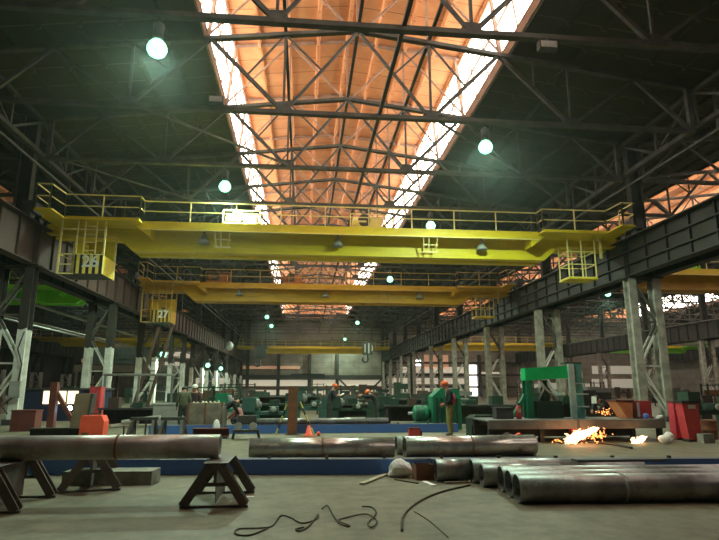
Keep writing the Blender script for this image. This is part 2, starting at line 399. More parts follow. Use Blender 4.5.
tag(MB().tube([(17.25, 8, 12.35), (17.25, 119, 12.35)], .05, 8).build('conduit_pipe', mgrey), 'thin conduit pipe running lengthwise below the right-hand eaves trusses', 'pipe')

# ------------------------------------------------------------------ columns
def make_column(mleg, mbr, sgn, flip=1):
    """two-legged lattice column; inner leg at x = 0, outer leg at sgn*1.35"""
    r = thing('steel_column', '', 'column', (0, 0, 0))
    o = sgn*1.35
    for x in (0, o):
        MB().ibeam((x, 0, 0), (x, 0, 7.35), .42, .55, .045, side=(0, 1, 0)).build('leg', mleg, r)
    bx(o-.35 if sgn > 0 else -.35-1.35, o+.35 if sgn > 0 else o+.35, -.4, .4, 0, .25).build('base_plate', dgrey, r)
    bx(-.35, .35, -.4, .4, 0, .25).build('base_plate', dgrey, r)
    z = .5; d = 0
    while z < 7:
        z2 = min(z+2.27, 7.3)
        for y in (-.2, .2):
            MB().bar((0 if d else o, y, z), (o if d else 0, y, z2), .13, .08).build('lacing', mbr, r)
        MB().bar((0, 0, z2), (o, 0, z2), .1, .08).build('lacing', mbr, r)
        z = z2; d = 1-d
    MB().bb(min(0, o)-.4, max(0, o)+.4, -.35, .35, 7.35, 7.43).build('cap_plate', steel_m, r)
    MB().ibeam((o*.62, 0, 7.43), (o*.62, 0, 15.0), .4, 1.0 if False else .7, .05, side=(1, 0, 0)).build('upper_shaft', steel_m, r)
    return r
cols = {}
for key, x, sg, nm in (('R', 17.2, 1, "central bay's right-hand row"), ('L', -13.1, -1, "central bay's left-hand row"), ('RR', 47.6, 1, 'row between the two right-hand bays'), ('LL', -43.4, -1, 'row along the left-hand side wall')):
    base = make_column(col_m if key in ('R', 'RR') else colw_m, brace_w, sg)
    for i in range(9 if key in 'RL' else 8):
        o = base if i == 0 else dup(base)
        o.location = (x, (28 if key in 'RL' else 40)+12*i if i < 8 or key not in 'RL' else 122.6, 0)
        if key == 'R' and i >= 1:
            for ch in o.children:
                if ch.name.split('.')[0] in ('leg', 'lacing'):
                    ch.data = bpy.data.meshes.get('whitefoot_%s_%d' % (ch.data.name, 0)) or ch.data
        o['label'] = 'lattice steel column, %s from the camera in the %s' % (ORD[i], nm); o['group'] = 'lattice columns of the hall'
        cols[key, i] = o

# ------------------------------------------------------------------ crane runway
def make_runway(m, long_rib):
    r = thing('runway_beam', '', 'crane beam', (0, 0, 7.43))
    bx(-.02, .02, 0, 11.97, .04, 1.98).build('web', m, r)
    bx(-.27, .27, 0, 11.97, 0, .05).build('flange', m, r)
    bx(-.32, .32, 0, 11.97, 1.97, 2.02).build('flange', m, r)
    for i in range(8): bx(-.14, .14, .06+i*1.68, .10+i*1.68, .05, 1.97).build('stiffener', m, r)
    bx(-.06, .06, 0, 11.97, 2.02, 2.16).build('rail', mgrey, r)
    if long_rib:
        for z in (.62, 1.3): bx(-.17, .17, 0, 11.97, z, z+.07).build('rib', m, r)
    return r
first = {}
for x, nm, m, lr, st in ((17.2, "central bay's right-hand row", runway_m, True, 0), (-13.1, "central bay's left-hand row", runway_red_m, False, 0), (18.6, "right-hand bay's near row", runway_m, False, 1),
                         (47.4, 'row between the two right-hand bays', runway_m, False, 2), (49.1, "outermost bay's near row", runway_m, False, 4), (79.0, "outermost bay's far row", runway_m, False, 5), (-14.5, "left-hand bay's near row", runway_m, False, 1), (-43.2, 'left-hand side wall row', runway_m, False, 2)):
    kk = (m.name, lr)
    for i in range(st, 10):
        if kk not in first: first[kk] = o = make_runway(m, lr)
        else: o = dup(first[kk])
        o.location = (x, 4+12*i, 7.43); o['label'] = 'dark riveted crane runway beam on the %s, %s span from the camera' % (nm, ORD[i-st]); o['group'] = 'crane runway beams'

# ------------------------------------------------------------------ bridge cranes
def railing(path, h, m, parent, step=2.2, mid=True):
    b = MB(); path = [Vector(p) for p in path]
    top = Vector((0, 0, h))
    for p, q in zip(path, path[1:]):
        b.bar(p+top, q+top, .055); b.bar(p+top*.5, q+top*.5, .045)
        n = max(1, round((q-p).length/step))
        for i in range(n+1):
            a = p+(q-p)*i/n; b.bar(a, a+top, .055)
    return b.build('railing', m, parent)
def text_mesh(txt, size, m, parent, loc, name='number'):
    cu = bpy.data.curves.new('t', 'FONT'); cu.body = txt; cu.size = size; cu.extrude = .012; cu.offset = size*.018
    ob = bpy.data.objects.new('t', cu); COL.objects.link(ob)
    bpy.context.view_layer.update(); dg = bpy.context.evaluated_depsgraph_get()
    me = bpy.data.meshes.new_from_object(ob.evaluated_get(dg)); bpy.data.objects.remove(ob)
    me.materials.clear(); me.materials.append(m); me.name = name
    o = bpy.data.objects.new(name, me); COL.objects.link(o); o.parent = parent; o.location = loc; o.rotation_euler = (PI/2, 0, 0)
    return o
def crane(cx, y, label, m, mr, ms, num=None, detail=True, half=15.2, group='overhead bridge cranes', cab=-1, mw=None, cabx=(1.3, 3.35, -2.58)):
    r = thing('bridge_crane', label, 'crane', (cx, y, 9.59), 0, group)
    h = half
    poly = [(-h, -.3), (-h+3.4, -.35), (-h+4.3, -1.12), (h-4.3, -1.12), (h-3.4, -.35), (h, -.3), (h, .22), (-h, .22)]
    for dy in (.95, 1.95):
        MB().prism(poly, (0, dy, .02), (1, 0, 0), (0, 0, 1), (0, .55, 0)).build('girder', m, r)
    MB().bb(-h+5, h-5, 0, .95, .0, .06).bb(-h+5, h-5, -.03, 0, -.2, .22).build('walkway', mw or m, r)
    MB().bb(-h+5, h-5, -.09, -.03, -.24, -.2).build('lip', mr, r)
    railing([(-h+5, 0, .22), (h-5, 0, .22)], 1.05, mr, r)
    for s in (-1, 1):
        b = MB()
        b.bb(s*(h-5), s*(h-.5), -.7, .95, .05, .12); b.bb(s*(h-5), s*(h-.5), -.74, -.7, .02, .17)
        b.bb(s*(h-1.5), s*(h-.7), -2.1, -.74, .05, .12)
        b.build('end_platform', m, r)
        railing([(s*(h-5), 0, .12), (s*(h-5), -.7, .12), (s*(h-1.5), -.7, .12), (s*(h-1.4), -2.1, .12), (s*(h-.75), -2.1, .12), (s*(h-.75), -.7, .12)], 1.15, mr, r, 1.5)
        MB().prism([(0, 0), (.75*s, 0), (.75*s, -.1), (.1*s, -.62), (0, -.62)], (s*(h-5.4), -.05, .05), (1, 0, 0), (0, 0, 1), (0, 1.0, 0)).build('gusset_box', m, r)
        MB().bb(s*h-.28, s*h+.28, -1.2, 5.2, .22, .75).build('end_carriage', dgrey, r)
        for wy in (-.8, .2, 3.8, 4.8):
            MB().lathe([(.3, -.08), (.3, .08)], 20, (s*h, wy, .302), Matrix.Rotation(PI/2, 3, 'Y')).build('wheel', dgrey, r)
    if not detail: return r
    # operator's cab
    x0, x1, zb = cabx; x0 -= h; x1 -= h; s = cab
    c = MB()
    zt = .05; y0, y1 = -.35, 1.3
    cabf = bx(x0, x1, y0, y1, zb, zb+.08).build('operator_cab', dgrey, r)
    for xx in (x0, x1):
        for yy in (y0, y1): bx(xx-.04, xx+.04, yy-.04, yy+.04, zb, zt).build('cab_post', mr, cabf)
    xm = x0+.75
    bx(xm-.03, xm+.03, y0-.03, y0+.03, zb, zt).build('cab_post', mr, cabf)
    bx(xm, x1, y0-.05, y0-.01, zb, zb+.92).build('cab_front_panel', ms, cabf)
    bx(x1-.01, x1+.03, y0, y1, zb, zb+.92).build('cab_side_panel', m, cabf)
    bx(x0, x1, y1, y1+.03, zb, zb+2.0).build('cab_back_panel', m, cabf)
    MB().bar((x0, y0, zb+.95), (x1, y0, zb+.95), .06).bar((x0, y0, zb+.45), (xm, y0, zb+.45), .05).bar((x0, y0, zb+2.2), (x1, y0, zb+2.2), .06).bar((x0, y0, zb), (xm, y0, zb), .06).bar((x0, y0, zb+.95), (x0, y1, zb+.95), .05).build('cab_rail', mr, cabf)
    bx(x0+.5, x0+1.0, y0+.5, y0+.9, zb+.1, zb+1.6).build('control_cabinet', m, cabf)
    st = MB().bb(x0+1.2, x0+1.6, y0+.5, y0+.95, zb+.5, zb+.6).bb(x0+1.2, x0+1.6, y0+.9, y0+.98, zb+.6, zb+1.25).bb(x0+1.35, x0+1.45, y0+.65, y0+.75, zb+.08, zb+.5).build('cab_seat', dgrey, cabf)
    ld = MB()
    for xx in (x1-.95, x1-.4): ld.bar((xx, y0-.02, zb+.95), (xx, y0-.02, zt), .05)
    for i in range(4): ld.bar((x1-.95, y0-.02, zb+1.15+i*.4), (x1-.4, y0-.02, zb+1.15+i*.4), .04)
    ld.build('cab_ladder', mr, cabf)
    if num: text_mesh(num, .78, white_m, cabf, (x1-.95, y0-.065, zb+.34))
    # cage at the other end
    s = -s; a0, a1 = h-3.4, h-1.9
    g = MB()
    for xx in (a0, a0+.75, a1):
        for yy in (0, 1.1): g.bar((s*xx, yy, -2.25), (s*xx, yy, .05), .055)
    for z in (-2.2, -1.5, -.8):
        g.bar((s*a0, 0, z), (s*a1, 0, z), .05); g.bar((s*a0, 1.1, z), (s*a1, 1.1, z), .05); g.bar((s*a1, 0, z), (s*a1, 1.1, z), .05); g.bar((s*a0, 0, z), (s*a0, 1.1, z), .05)
    g.build('access_cage_frame', mr, r)
    bx(s*a0-.05, s*a1+.05, -.05, 1.15, -2.3, -2.22).build('cage_floor', m, r)
    bx(s*(h-1.4)-.06, s*(h-1.4)+.06, .2, .35, -1.1, .05).build('bracket', mr, r)
    # lamps under the girder, hanging steps
    for xx in (-7.3, -.45, 7.3):
        l = MB().lathe([(.06, .0), (.1, -.15), (.26, -.35), (.3, -.5), (.27, -.5), (.2, -.38), (.0, -.3)], 20, (xx, .6, -.2)).build('lamp_shade', lgrey, r)
        MB().bar((xx, .6, -.25), (xx, .6, .02), .06).build('lamp_stem', dgrey, r)
    for xx in (-6.3, 4.4):
        q = MB()
        for d in (-.4, -.1, .35): q.bar((xx+d, -.02, -.2), (xx+d*.8, .3, -.95), .05)
        q.bar((xx-.4, .3, -.95), (xx+.4, .3, -.95), .06); q.bar((xx-.4, .15, -.6), (xx+.4, .15, -.6), .05)
        q.build('hanging_step', mr, r)
    return r
c26 = crane(C0, 28, 'long yellow bridge crane with striped cab numbered 26, nearest the camera in the central bay', yel, yelrail, stripe_m, '26')
c27 = crane(C0, 44.5, 'amber bridge crane with striped cab numbered 27, behind crane 26 in the central bay', yel2, amberrail, stripe2_m, '27', cabx=(.72, 2.9, -3.0))
cf = crane(C0, 112, 'distant yellow bridge crane near the end wall of the central bay', yel, yelrail, stripe_m, None, False)
cr = crane(C0+BAY-.5, 36, 'ochre and yellow bridge crane in the right-hand side bay', yorange, yelrail, stripe_m, None, False, 14.5, mw=yel)
cl = crane(C0-BAY+.5, 47, 'bright lime green bridge crane in the left-hand side bay', lime, limerail, stripe_m, None, False, 14.6)
cr2 = crane(C0+BAY-.5, 100, 'distant yellow-green bridge crane deep in the right-hand side bay', yel, yelrail, stripe_m, None, False, 14.5)
cr3 = crane(C0+2*BAY-1.2, 104, 'distant lime and yellow bridge crane in the outermost right-hand bay', lime, limerail, stripe_m, None, False, 14.6, mw=yel)
cl2 = crane(C0-BAY+.5, 96, 'distant yellow bridge crane deep in the left-hand side bay', yel, yelrail, stripe_m, None, False, 14.6)

def trolley(loc, label, m, s=1.):
    r = thing('hoist_trolley', label, 'trolley', loc, 0, 'hoist trolleys on the cranes')
    MB().bb(-1.0, 1.0, .7, .9, 0.1, .3).bb(-1.0, 1.0, 2.2, 2.4, .1, .3).bb(-1.0, -.8, .7, 2.4, .12, .32).bb(.8, 1.0, .7, 2.4, .12, .32).build('frame', m, r)
    MB().lathe([(.3, -.8), (.34, -.8), (.34, -.7), (.28, -.7), (.28, .7), (.34, .7), (.34, .8), (.3, .8)], 20, (-.2, 1.55, .66), Matrix.Rotation(PI/2, 3, 'X')).build('rope_drum', dgrey, r)
    MB().lathe([(.1, -.45), (.26, -.4), (.26, .3), (.2, .42)], 16, (-.4, 1.0, .58), Matrix.Rotation(PI/2, 3, 'Y')).build('motor', m, r)
    MB().bb(.1, .75, .75, 1.3, .3, .85).build('gearbox', m, r)
    for xx in (-.7, .7):
        for yy in (1.0, 2.3): MB().lathe([(.14, -.06), (.14, .06)], 14, (xx, yy, .14), Matrix.Rotation(PI/2, 3, 'X')).build('wheel', dgrey, r)
    MB().bar((-.95, .8, .3), (-.95, .8, 1.0), .05).bar((.95, .8, .3), (.95, .8, 1.0), .05).bar((-.95, .8, 1.0), (.95, .8, 1.0), .05).build('guard_bar', m, r)
    return r
trolley((3.3, 28.2, 9.83), 'yellow hoist trolley with drum and motor on top of crane 26 near midspan', yelrail)
trolley((-3.4, 28.2, 9.83), 'pale yellow-green machinery trolley on top of crane 26 beside the lamp', yelrail)
trolley((-7.0, 44.7, 9.83), 'rusty orange trolley at the cab end of crane 27', rust_or)
trolley((-1.0, 44.7, 9.83), 'rusty orange trolley near midspan of crane 27', rust_or)
trolley((27.2, 36.2, 9.83), 'bright lime green trolley on the ochre crane of the right-hand bay', lime)
trolley((-4.5, 112.2, 9.83), 'small dark trolley on the distant crane by the end wall', dgrey)

# hook blocks and spreader
stripe_w = lines(mat('sheave_stripes', (.04, .04, .04), (.06, .06, .055), 2, rough=.6), 0, .3, .4, (.5, .5, .48))
def hook_block(p, z_top, label, striped):
    r = thing('hook_block', label, 'hook block', p)
    MB().bb(-.5, .5, -.14, .14, .95, 1.25).bb(-.4, .4, -.2, .2, .25, .97).build('block_body', black_m if not striped else dgrey, r)
    for yy in (-.24, .24): MB().lathe([(.42, -.03), (.42, .03)], 24, (0, yy, .75), Matrix.Rotation(PI/2, 3, 'X')).build('sheave', black_m if not striped else stripe_w, r)
    hk = [(0, 0, .3), (0, 0, 0)]+[(-.2+.22*math.cos(a), 0, -.15+.22*math.sin(a)) for a in [i*PI/8-.0 for i in range(1, -11, -1)]]
    MB().tube(hk, [.06]*2+[.07]*(len(hk)-4)+[.05, .03], 8).build('hook', dgrey, r)
    b = MB()
    for xx in (-.35, .35): b.tube([(xx, 0, 1.2), (xx, 0, z_top-p[2])], .02, 6)
    b.build('hoist_rope', dgrey, r)
    return r
hook_block((-3.45, 46.2, 3.75), 9.9, 'black crane hook block hanging on ropes before the distant yellow crane', False)
hook_block((5.2, 46.2, 4.1), 9.9, 'striped round pulley block hanging to the right of midspan under crane 27', True)
r = thing('spreader_beam', 'dark lifting spreader beam hanging level before the end wall', 'lifting beam', (.9, 114.6, 3.7))
MB().ibeam((-3.4, 0, .4), (3.4, 0, .4), .5, .9, .06).build('beam', black_m, r)
b = MB().tube([(-2.6, 0, .8), (0, 0, 3.0), (2.6, 0, .8)], .04, 6).tube([(0, 0, 3.0), (0, 0, 6.1)], .05, 6); b.build('sling', dgrey, r)

# ------------------------------------------------------------------ lamps
def make_lamp():
    r = thing('high_bay_lamp', '', 'lamp')
    MB().lathe([(.16, .42), (.17, .85), (.08, .92)], 16).build('ballast_housing', dgrey, r)
    MB().lathe([(.1, .42), (.16, .38), (.2, .3), (.18, .3), (.1, .38)], 24).build('reflector', dgrey, r)
    MB().lathe([(.001, -.26), (.14, -.235), (.24, -.16), (.30, -.03), (.30, .06), (.25, .18), (.16, .29)], 24).build('glow_bowl', bowl_e, r)  # bowl added to give the lamp its disc of glare
    ld = bpy.data.lights.new('mercury_light', 'SPOT'); ld.energy = 2600; ld.color = (.68, 1, .74); ld.spot_size = math.radians(168); ld.spot_blend = .35; ld.shadow_soft_size = .18
    lo = bpy.data.objects.new('lamp_light', ld); COL.objects.link(lo); lo.parent = r; lo.location = (0, 0, -.5)
    MB().bar((0, 0, .9), (0, 0, 1.25), .05).build('hanger', dgrey, r)
    return r
lamp0 = make_lamp(); nl = 0
def lamp(p, label):
    global nl
    o = lamp0 if nl == 0 else dup(lamp0)
    nl += 1; o.location = p; o['label'] = label; o['group'] = 'green-white mercury lamps'; return o
for i, (x, y) in enumerate(((-4.65, 16), (-4.2, 28), (-4.65, 34), (-5.4, 82), (-5.4, 94))):
    lamp((x, y, 11.75), 'glowing green-white lamp under the roof left of the skylight, %s from the camera' % ORD[i])
for i, (x, y) in enumerate(((7.6, 22), (7.9, 34), (8.0, 52), (8.3, 88), (8.5, 118))):
    lamp((x, y, 11.75), 'glowing green-white lamp under the roof right of the skylight, %s from the camera' % ORD[i])
def bracket_lamp(p, label, sgn):
    o = lamp(p, label)
    MB().bar((0, 0, .95), (sgn*.55, 0, 1.0), .05).build('bracket_arm', dgrey, o)
for i, y in enumerate((52, 76, 88)):
    lamp((-12.4, y, 4.6), 'glowing green lamp low on the left-hand column row, %s from the camera' % ORD[i])
    tag(MB().bar((-12.4, y, 5.9), (-12.85, y, 5.9), .07).build('lamp_bracket', dgrey), 'steel arm carrying the %s low lamp of the left-hand columns' % ORD[i], 'bracket', 'lamp brackets')
for p, l in (((33.0, 58, 11.75), 'small lamp under the roof of the right-hand side bay'), ((-22, 58, 11.75), 'small lamp under the roof of the left-hand side bay')): lamp(p, l)
r = thing('round_lamp', 'unlit pale round lamp at the far end of the left-hand runway', 'lamp', (-11.9, 92, 8.3))
MB().lathe([(.0, -.1), (.7, -.05), (.75, .1), (.4, .35), (.1, .5)], 24, (0, 0, 0), Matrix.Rotation(PI/2, 3, 'X')).build('reflector', lgrey, r)
bx(-.5, .05, .1, .3, .3, .4).build('arm', dgrey, r)

def floodlight(p, label):
    r = thing('floodlight', label, 'lamp', p, 0, 'dark floodlights on the trusses')
    bx(-.3, .3, -.12, .12, 0, .3).build('housing', dgrey, r); bx(-.26, .26, -.15, -.12, .04, .26).build('lens', lgrey, r); bx(-.04, .04, -.04, .04, .3, .5).build('bracket', dgrey, r)
p = at(216, 104, 21.7); floodlight((p.x, 21.7, 13.05), 'small unlit floodlight on the second truss left of the skylight')
p = at(547, 44, 15.7); floodlight((p.x, 15.7, 12.3), 'small unlit pale floodlight hanging from the first truss right of the skylight')
# ------------------------------------------------------------------ end walls and windows
def flatbox(name, u0, u1, v0, v1, Y, m, d=.25, struc=True):
    a = at(u0, (v0+v1)/2, Y); z1 = at((u0+u1)/2, v0, Y).z; z0 = at((u0+u1)/2, v1, Y).z; b = at(u1, (v0+v1)/2, Y)
    o = bx(a.x, b.x, Y-d, Y, max(z0, 0), z1).build(name, m)
    return struct(o) if struc else o
YW = 123.95
wk = 10
for (u0, u1, v0, v1, m) in ((243, 309, 380, 386, strip_e), (313, 382, 380, 386, strip_e), (243, 309, 390, 395, strip_e), (313, 382, 390, 395, strip_e), (243, 300, 366, 369, warm_e),
                            (388, 470, 378, 384, strip_e), (388, 466, 388, 396, strip_e), (390, 470, 400, 404, strip_e), (400, 468, 367, 373, strip_e), (424, 448, 355, 369, warm_e), (410, 422, 360, 366, white_e),  # right-bay wall bands added as glow; warm patch there imitates orange-lit brick
                            (470, 477, 365, 412, white_e), (480, 500, 372, 376, strip_e), (388, 398, 402, 406, white_e), (520, 582, 372, 378, strip_d), (520, 590, 383, 390, strip_d), (592, 645, 366, 374, strip_d), (592, 650, 379, 388, strip_d), (655, 719, 374, 382, strip_d),  # strip_d bands are added glow for the wall, not real openings
                            (100, 125, 343, 350, warm_e), (112, 150, 356, 366, warm_e), (155, 190, 352, 358, strip_e), (165, 180, 362, 368, strip_e), (60, 95, 356, 362, warm_e), (196, 230, 378, 384, strip_e)):
    flatbox('window_%d' % wk, u0, u1, v0, v1, YW, m); wk += 1
tn = 2
for u in (247, 278, 309, 337, 383, 412, 440, 480, 505, 210, 180, 150):
    a = at(u, 389, YW-.3); struct(bx(a.x-.35, a.x+.35, YW-.7, YW-.3, 0, 15.5 if u in (247, 383) else 9).build('trim_%d' % tn, steel_m)); tn += 1
for v0, v1, u0, u1, m in ((375, 379, 237, 386, steel_m), (387, 389, 237, 386, redox), (386, 388, 386, 520, steel_m), (362, 364, 386, 520, steel_m), (374, 376, 386, 520, steel_m), (340, 342, 237, 386, steel_m), (396, 398, 386, 520, steel_m)):
    flatbox('trim_%d' % tn, u0, u1, v0, v1, YW-.7, m, .3); tn += 1
for ua, va, ub, vb in ((338, 378, 360, 400), (383, 378, 360, 400)):
    struct(MB().bar(at(ua, va, YW-1), at(ub, vb, YW-1), .35).build('trim_%d' % tn, steel_m)); tn += 1
# ------------------------------------------------------------------ pipes, beams and trestles in front
def pipe(p, q, ro, m, label, wall=.02, weld=None, group=None, cat='pipe'):
    p, q = Vector(p), Vector(q)
    r = thing('steel_pipe', label, cat, p, 0, group)
    MB().pipe((0, 0, 0), q-p, ro, ro-wall).build('pipe_body', m, r)
    for t in (weld or ()):
        c = (q-p)*t; d = (q-p).normalized()*.015
        MB().pipe(c-d, c+d, ro+.008, ro-.002).build('weld_seam', rust, r)
    return r
trest_m = mat('trestle_steel', (.10, .085, .075), (.16, .14, .12), 4, rough=.65)
def trestle(loc, rz, label):
    r = thing('pipe_trestle', label, 'trestle', loc, rz, 'steel trestles under the pipe')
    h = .56
    for y in (-.55, .55):
        for s in (-1, 1): MB().ibeam((s*.42, y, .03), (s*.07, y, h), .12, .14, .02, side=(0, 1, 0)).build('leg', trest_m, r)
        bx(-.46, .46, y-.03, y+.03, 0, .03).build('foot_bar', trest_m, r)
        MB().bar((-.2, y, .3), (.2, y, .3), .03, .05).build('crossbar', trest_m, r)
        MB().bar((0, y, .3), (0, y, h), .04, .05).build('prop', mgrey, r)
    MB().prism([(-.13, h), (.13, h), (.17, h+.03), (-.17, h+.03)], (0, -.62, 0), (1, 0, 0), (0, 0, 1), (0, 1.24, 0)).build('ridge_plate', trest_m, r)
    for s in (-1, 1):
        MB().prism([(-.5, .05), (.5, .05), (.5, h-.02), (-.5, h-.02)], (0, 0, 0), (0, 1, 0), (-s*.0, 0, 1), (s*.0001+.008, 0, 0)).build('web_plate', trest_m, r) if s > 0 else None
    return r
PY = 8.95
trestle((-1.19, 9.0, 0), 0, 'dark steel A-frame trestle under the free end of the long rusty pipe')
trestle((-4.15, 8.9, 0), 0, 'dark steel trestle at the picture edge under the long rusty pipe')
trestle((-3.5, 10.45, 0), .25, 'dark steel trestle standing behind the long rusty pipe near the slab')
pipe((-5.6, PY, .59+.175), (X(220, PY, 448), PY, .59+.175), .172, pipe_rusty, 'long rusty steel pipe resting on trestles above the floor', .012, (.665,))
tag(MB().box((X(113, 10.7), 10.75, .11), (1.5, .5, .22), Matrix.Rotation(-.05, 3, 'Z')).build('concrete_slab', slab_m), 'mossy grey slab lying on the floor under the long rusty pipe', 'slab')

def floor_beam(p, q, w, h, label, m=blue_m, mt=blue_top):
    p, q = Vector(p), Vector(q)
    r = thing('floor_beam', label, 'beam', p)
    d = q-p
    MB().bar((0, 0, h/2), d+Vector((0, 0, h/2)), w, h-.004).build('beam_body', m, r)
    n = d.normalized().cross(Vector((0, 0, 1)))
    MB().bar(Vector((0, 0, h+.004)), d+Vector((0, 0, h+.004)), w*.96, .012).build('worn_top', mt, r)
    L = d.length; k = int(L/1.2)
    for i in range(1, k+1):
        c = d*(i/(k+1))
        MB().box(c+Vector((0, 0, h+.03)), (.06, .05, .05)).build('bolt', dgrey, r)
    return r
floor_beam((-6.2, 12.05, 0), (9.4, 10.75, 0), .3, .27, 'long blue steel beam lying on the floor across the front of the shop')
floor_beam((-5.5, 21.9, 0), (5.9, 21.9, 0), .4, .3, 'blue steel beam bed on the floor behind the loose pipes')

G1 = 'loose pipes on the floor'
Yp = 13.95; rp = .235
pipe((X(250, Yp), Yp, rp), (X(393, Yp), Yp-.05, rp), rp, pipe_bright, 'shiny rust-streaked pipe on the floor behind the blue beam, below the upright plate', .015, (.5,), G1)
pipe((X(404, Yp), Yp-.05, rp+.01), (X(536, Yp), Yp+.15, rp+.01), rp+.01, pipe_bright, 'shiny pale pipe on the floor behind the blue beam, in front of the standing worker', .015, (.5,), G1)
pipe((X(396, 14.6), 14.6, .22), (X(470, 14.6), 14.65, .22), .22, pipe_dark, 'grey pipe peeping out behind the shiny pale pipe', .015, None, G1)
rf = .195
G2 = 'stacked grey pipes on the floor'
pipe((X(516, 8.35), 8.35, rf), (7.6, 8.15, rf), rf, pipe_dark, 'grey pipe nearest the camera in the low stack, with a pale joint band', .012, None, G2)
bnd = MB().pipe((X(621, 8.25)-.02, 8.27, rf), (X(621, 8.25)+.02, 8.27, rf), rf+.012, rf+.001).build('joint_band', lgrey)
tag(bnd, 'pale steel joint band around the front grey pipe', 'band')
pipe((X(508, 8.8), 8.8, rf), (7.9, 8.6, rf), rf, pipe_dark, 'grey pipe lying second from the camera in the low stack', .012, None, G2)
pipe((X(500, 9.25), 9.25, rf), (8.1, 9.05, rf), rf, pipe_dark, 'grey pipe lying third from the camera in the low stack', .012, None, G2)
pipe((X(481, 9.75), 9.75, .18), (X(560, 9.7), 9.7, .18), .18, pipe_dark, 'dark open-ended pipe fourth from the camera in the low stack', .02, None, G2)
pipe((X(471, 10.15), 10.15, .2), (X(640, 10.05), 10.05, .2), .2, pipe_dark, 'long grey pipe at the back of the low stack beside the blue beam', .02, None, G2)
pipe((X(435, 10.4), 10.4, .185), (X(468, 10.4), 10.4, .185), .185, pipe_dark, 'short dark pipe stub beside the rusty can', .02, None, G2)
for i, (u0, u1, Y) in enumerate(((575, 662, 9.5), (470, 600, 10.6))):
    tag(bx(X(u0, Y), X(u1, Y), Y-.12, Y+.12, .39+.02*(1-i), .43+.02*(1-i)).build('flat_bar', dgrey), ['dark flat bar lying on the middle pipes of the low stack', 'dark flat bar lying along the back of the low stack'][i], 'flat bar', 'flat bars on the pipe stack') if i == 0 else None

# rags, can, planks, ropes
def blob(loc, r, name, m, label, cat, seed=1, amp=.25, sub=3):
    import bmesh
    rnd = random.Random(seed); bm = bmesh.new(); bmesh.ops.create_icosphere(bm, subdivisions=sub, radius=1)
    k = [(Vector((rnd.uniform(-1, 1), rnd.uniform(-1, 1), rnd.uniform(-1, 1)))*4, rnd.uniform(0, 6)) for _ in range(6)]
    zmin = 9
    for v in bm.verts:
        a = sum(math.sin(v.co.dot(d)+p) for d, p in k)/6
        v.co *= 1+amp*a*2; v.co = Vector((v.co.x*r[0], v.co.y*r[1], max(v.co.z*r[2], -r[2]*.75)))
        zmin = min(zmin, v.co.z)
    for v in bm.verts: v.co.z -= zmin
    me = bpy.data.meshes.new(name); bm.to_mesh(me); bm.free(); me.materials.append(m)
    for p in me.polygons: p.use_smooth = False
    o = bpy.data.objects.new(name, me); COL.objects.link(o); o.location = loc
    return tag(o, label, cat)
blob((X(399, 10.95), 10.95, 0), (.25, .16, .17), 'plastic_bag', bag_m, 'crumpled white plastic bag on the floor in front of the blue beam', 'bag', 3, .3)
r = thing('rusty_can', 'open rust-red square can on the floor between bag and pipe stub', 'can', (X(423, 10.65), 10.65, 0), .1)
MB().prism([(-.17, -.13), (.17, -.13), (.17, .13), (-.17, .13)], (0, 0, 0), (1, 0, 0), (0, 1, 0), (0, 0, .01)).bb(-.17, .17, -.13, -.12, 0, .26).bb(-.17, .17, .12, .13, 0, .26).bb(-.17, -.16, -.13, .13, 0, .26).bb(.16, .17, -.13, .13, 0, .26).build('can_body', rust, r)
MB().tube([(-.17, 0, .25), (-.14, 0, .36), (.14, 0, .36), (.17, 0, .25)], .008, 6).build('wire_handle', dgrey, r)
def plank(u0, v0, u1, v1, w, label, m=plank_m, name='wood_plank', h=.03):
    def g(u, v):
        q = fw+rt*((u-CX)/F)-up*((v-CY)/F); k = -EYE/q.z; return Vector((q.x*k, q.y*k, h/2+.002))
    return tag(MB().bar(g(u0, v0), g(u1, v1), w, h).build(name, m), label, 'plank' if 'plank' in name else 'offcut')
plank(362, 485, 389, 474, .1, 'grey wooden plank slanting on the floor beside the white bag')
plank(395, 480, 418, 484, .05, 'thin dark lath lying on the floor between the white bag and the can', rope_m, h=.02)
plank(424, 482, 434, 486, .09, 'pale torn cardboard piece on the floor below the rusty can', paper, 'cardboard_piece', .015)
plank(445, 484, 469, 483, .05, 'pale yellow wooden stick on the floor before the pipe stub')
plank(243, 497, 254, 497, .07, 'small scrap of white paper on the floor beside the trestle', paper, 'paper_scrap', .006)
def floor_rope(pts, r, label, name='rope', m=rope_m, lift=0):
    P = []
    for i, (u, v) in enumerate(pts):
        q = fw+rt*((u-CX)/F)-up*((v-CY)/F); k = -EYE/q.z; P.append(Vector((q.x*k, q.y*k, r+.002)))
    # Catmull-Rom through the points
    out = []
    for i in range(len(P)-1):
        a, b, c, d = P[max(i-1, 0)], P[i], P[i+1], P[min(i+2, len(P)-1)]
        for j in range(6):
            t = j/6; out.append(.5*((2*b)+(c-a)*t+(2*a-5*b+4*c-d)*t*t+(3*b-a-3*c+d)*t**3))
    out.append(P[-1])
    for i, p in enumerate(out): p.z = r+.002+(lift*(.5+.5*math.sin(i*.5)) if lift else 0)
    return tag(MB().tube(out, r, 7).build(name, m), label, 'rope' if name == 'rope' else 'cable')
floor_rope([(268, 529), (250, 536), (236, 535), (238, 530), (258, 529), (272, 527), (280, 517), (290, 518), (302, 524), (316, 520), (318, 515), (310, 526), (300, 532), (296, 530), (304, 528)], .009, 'dark rope with a loop lying tangled on the floor nearest the camera')
floor_rope([(322, 510), (328, 507), (333, 516), (340, 525), (350, 527), (338, 522), (352, 517), (368, 516), (377, 522), (372, 529), (368, 524), (376, 515), (372, 508), (362, 508)], .009, 'dark rope coil lying tangled on the floor to the right of the looped rope', lift=.01)
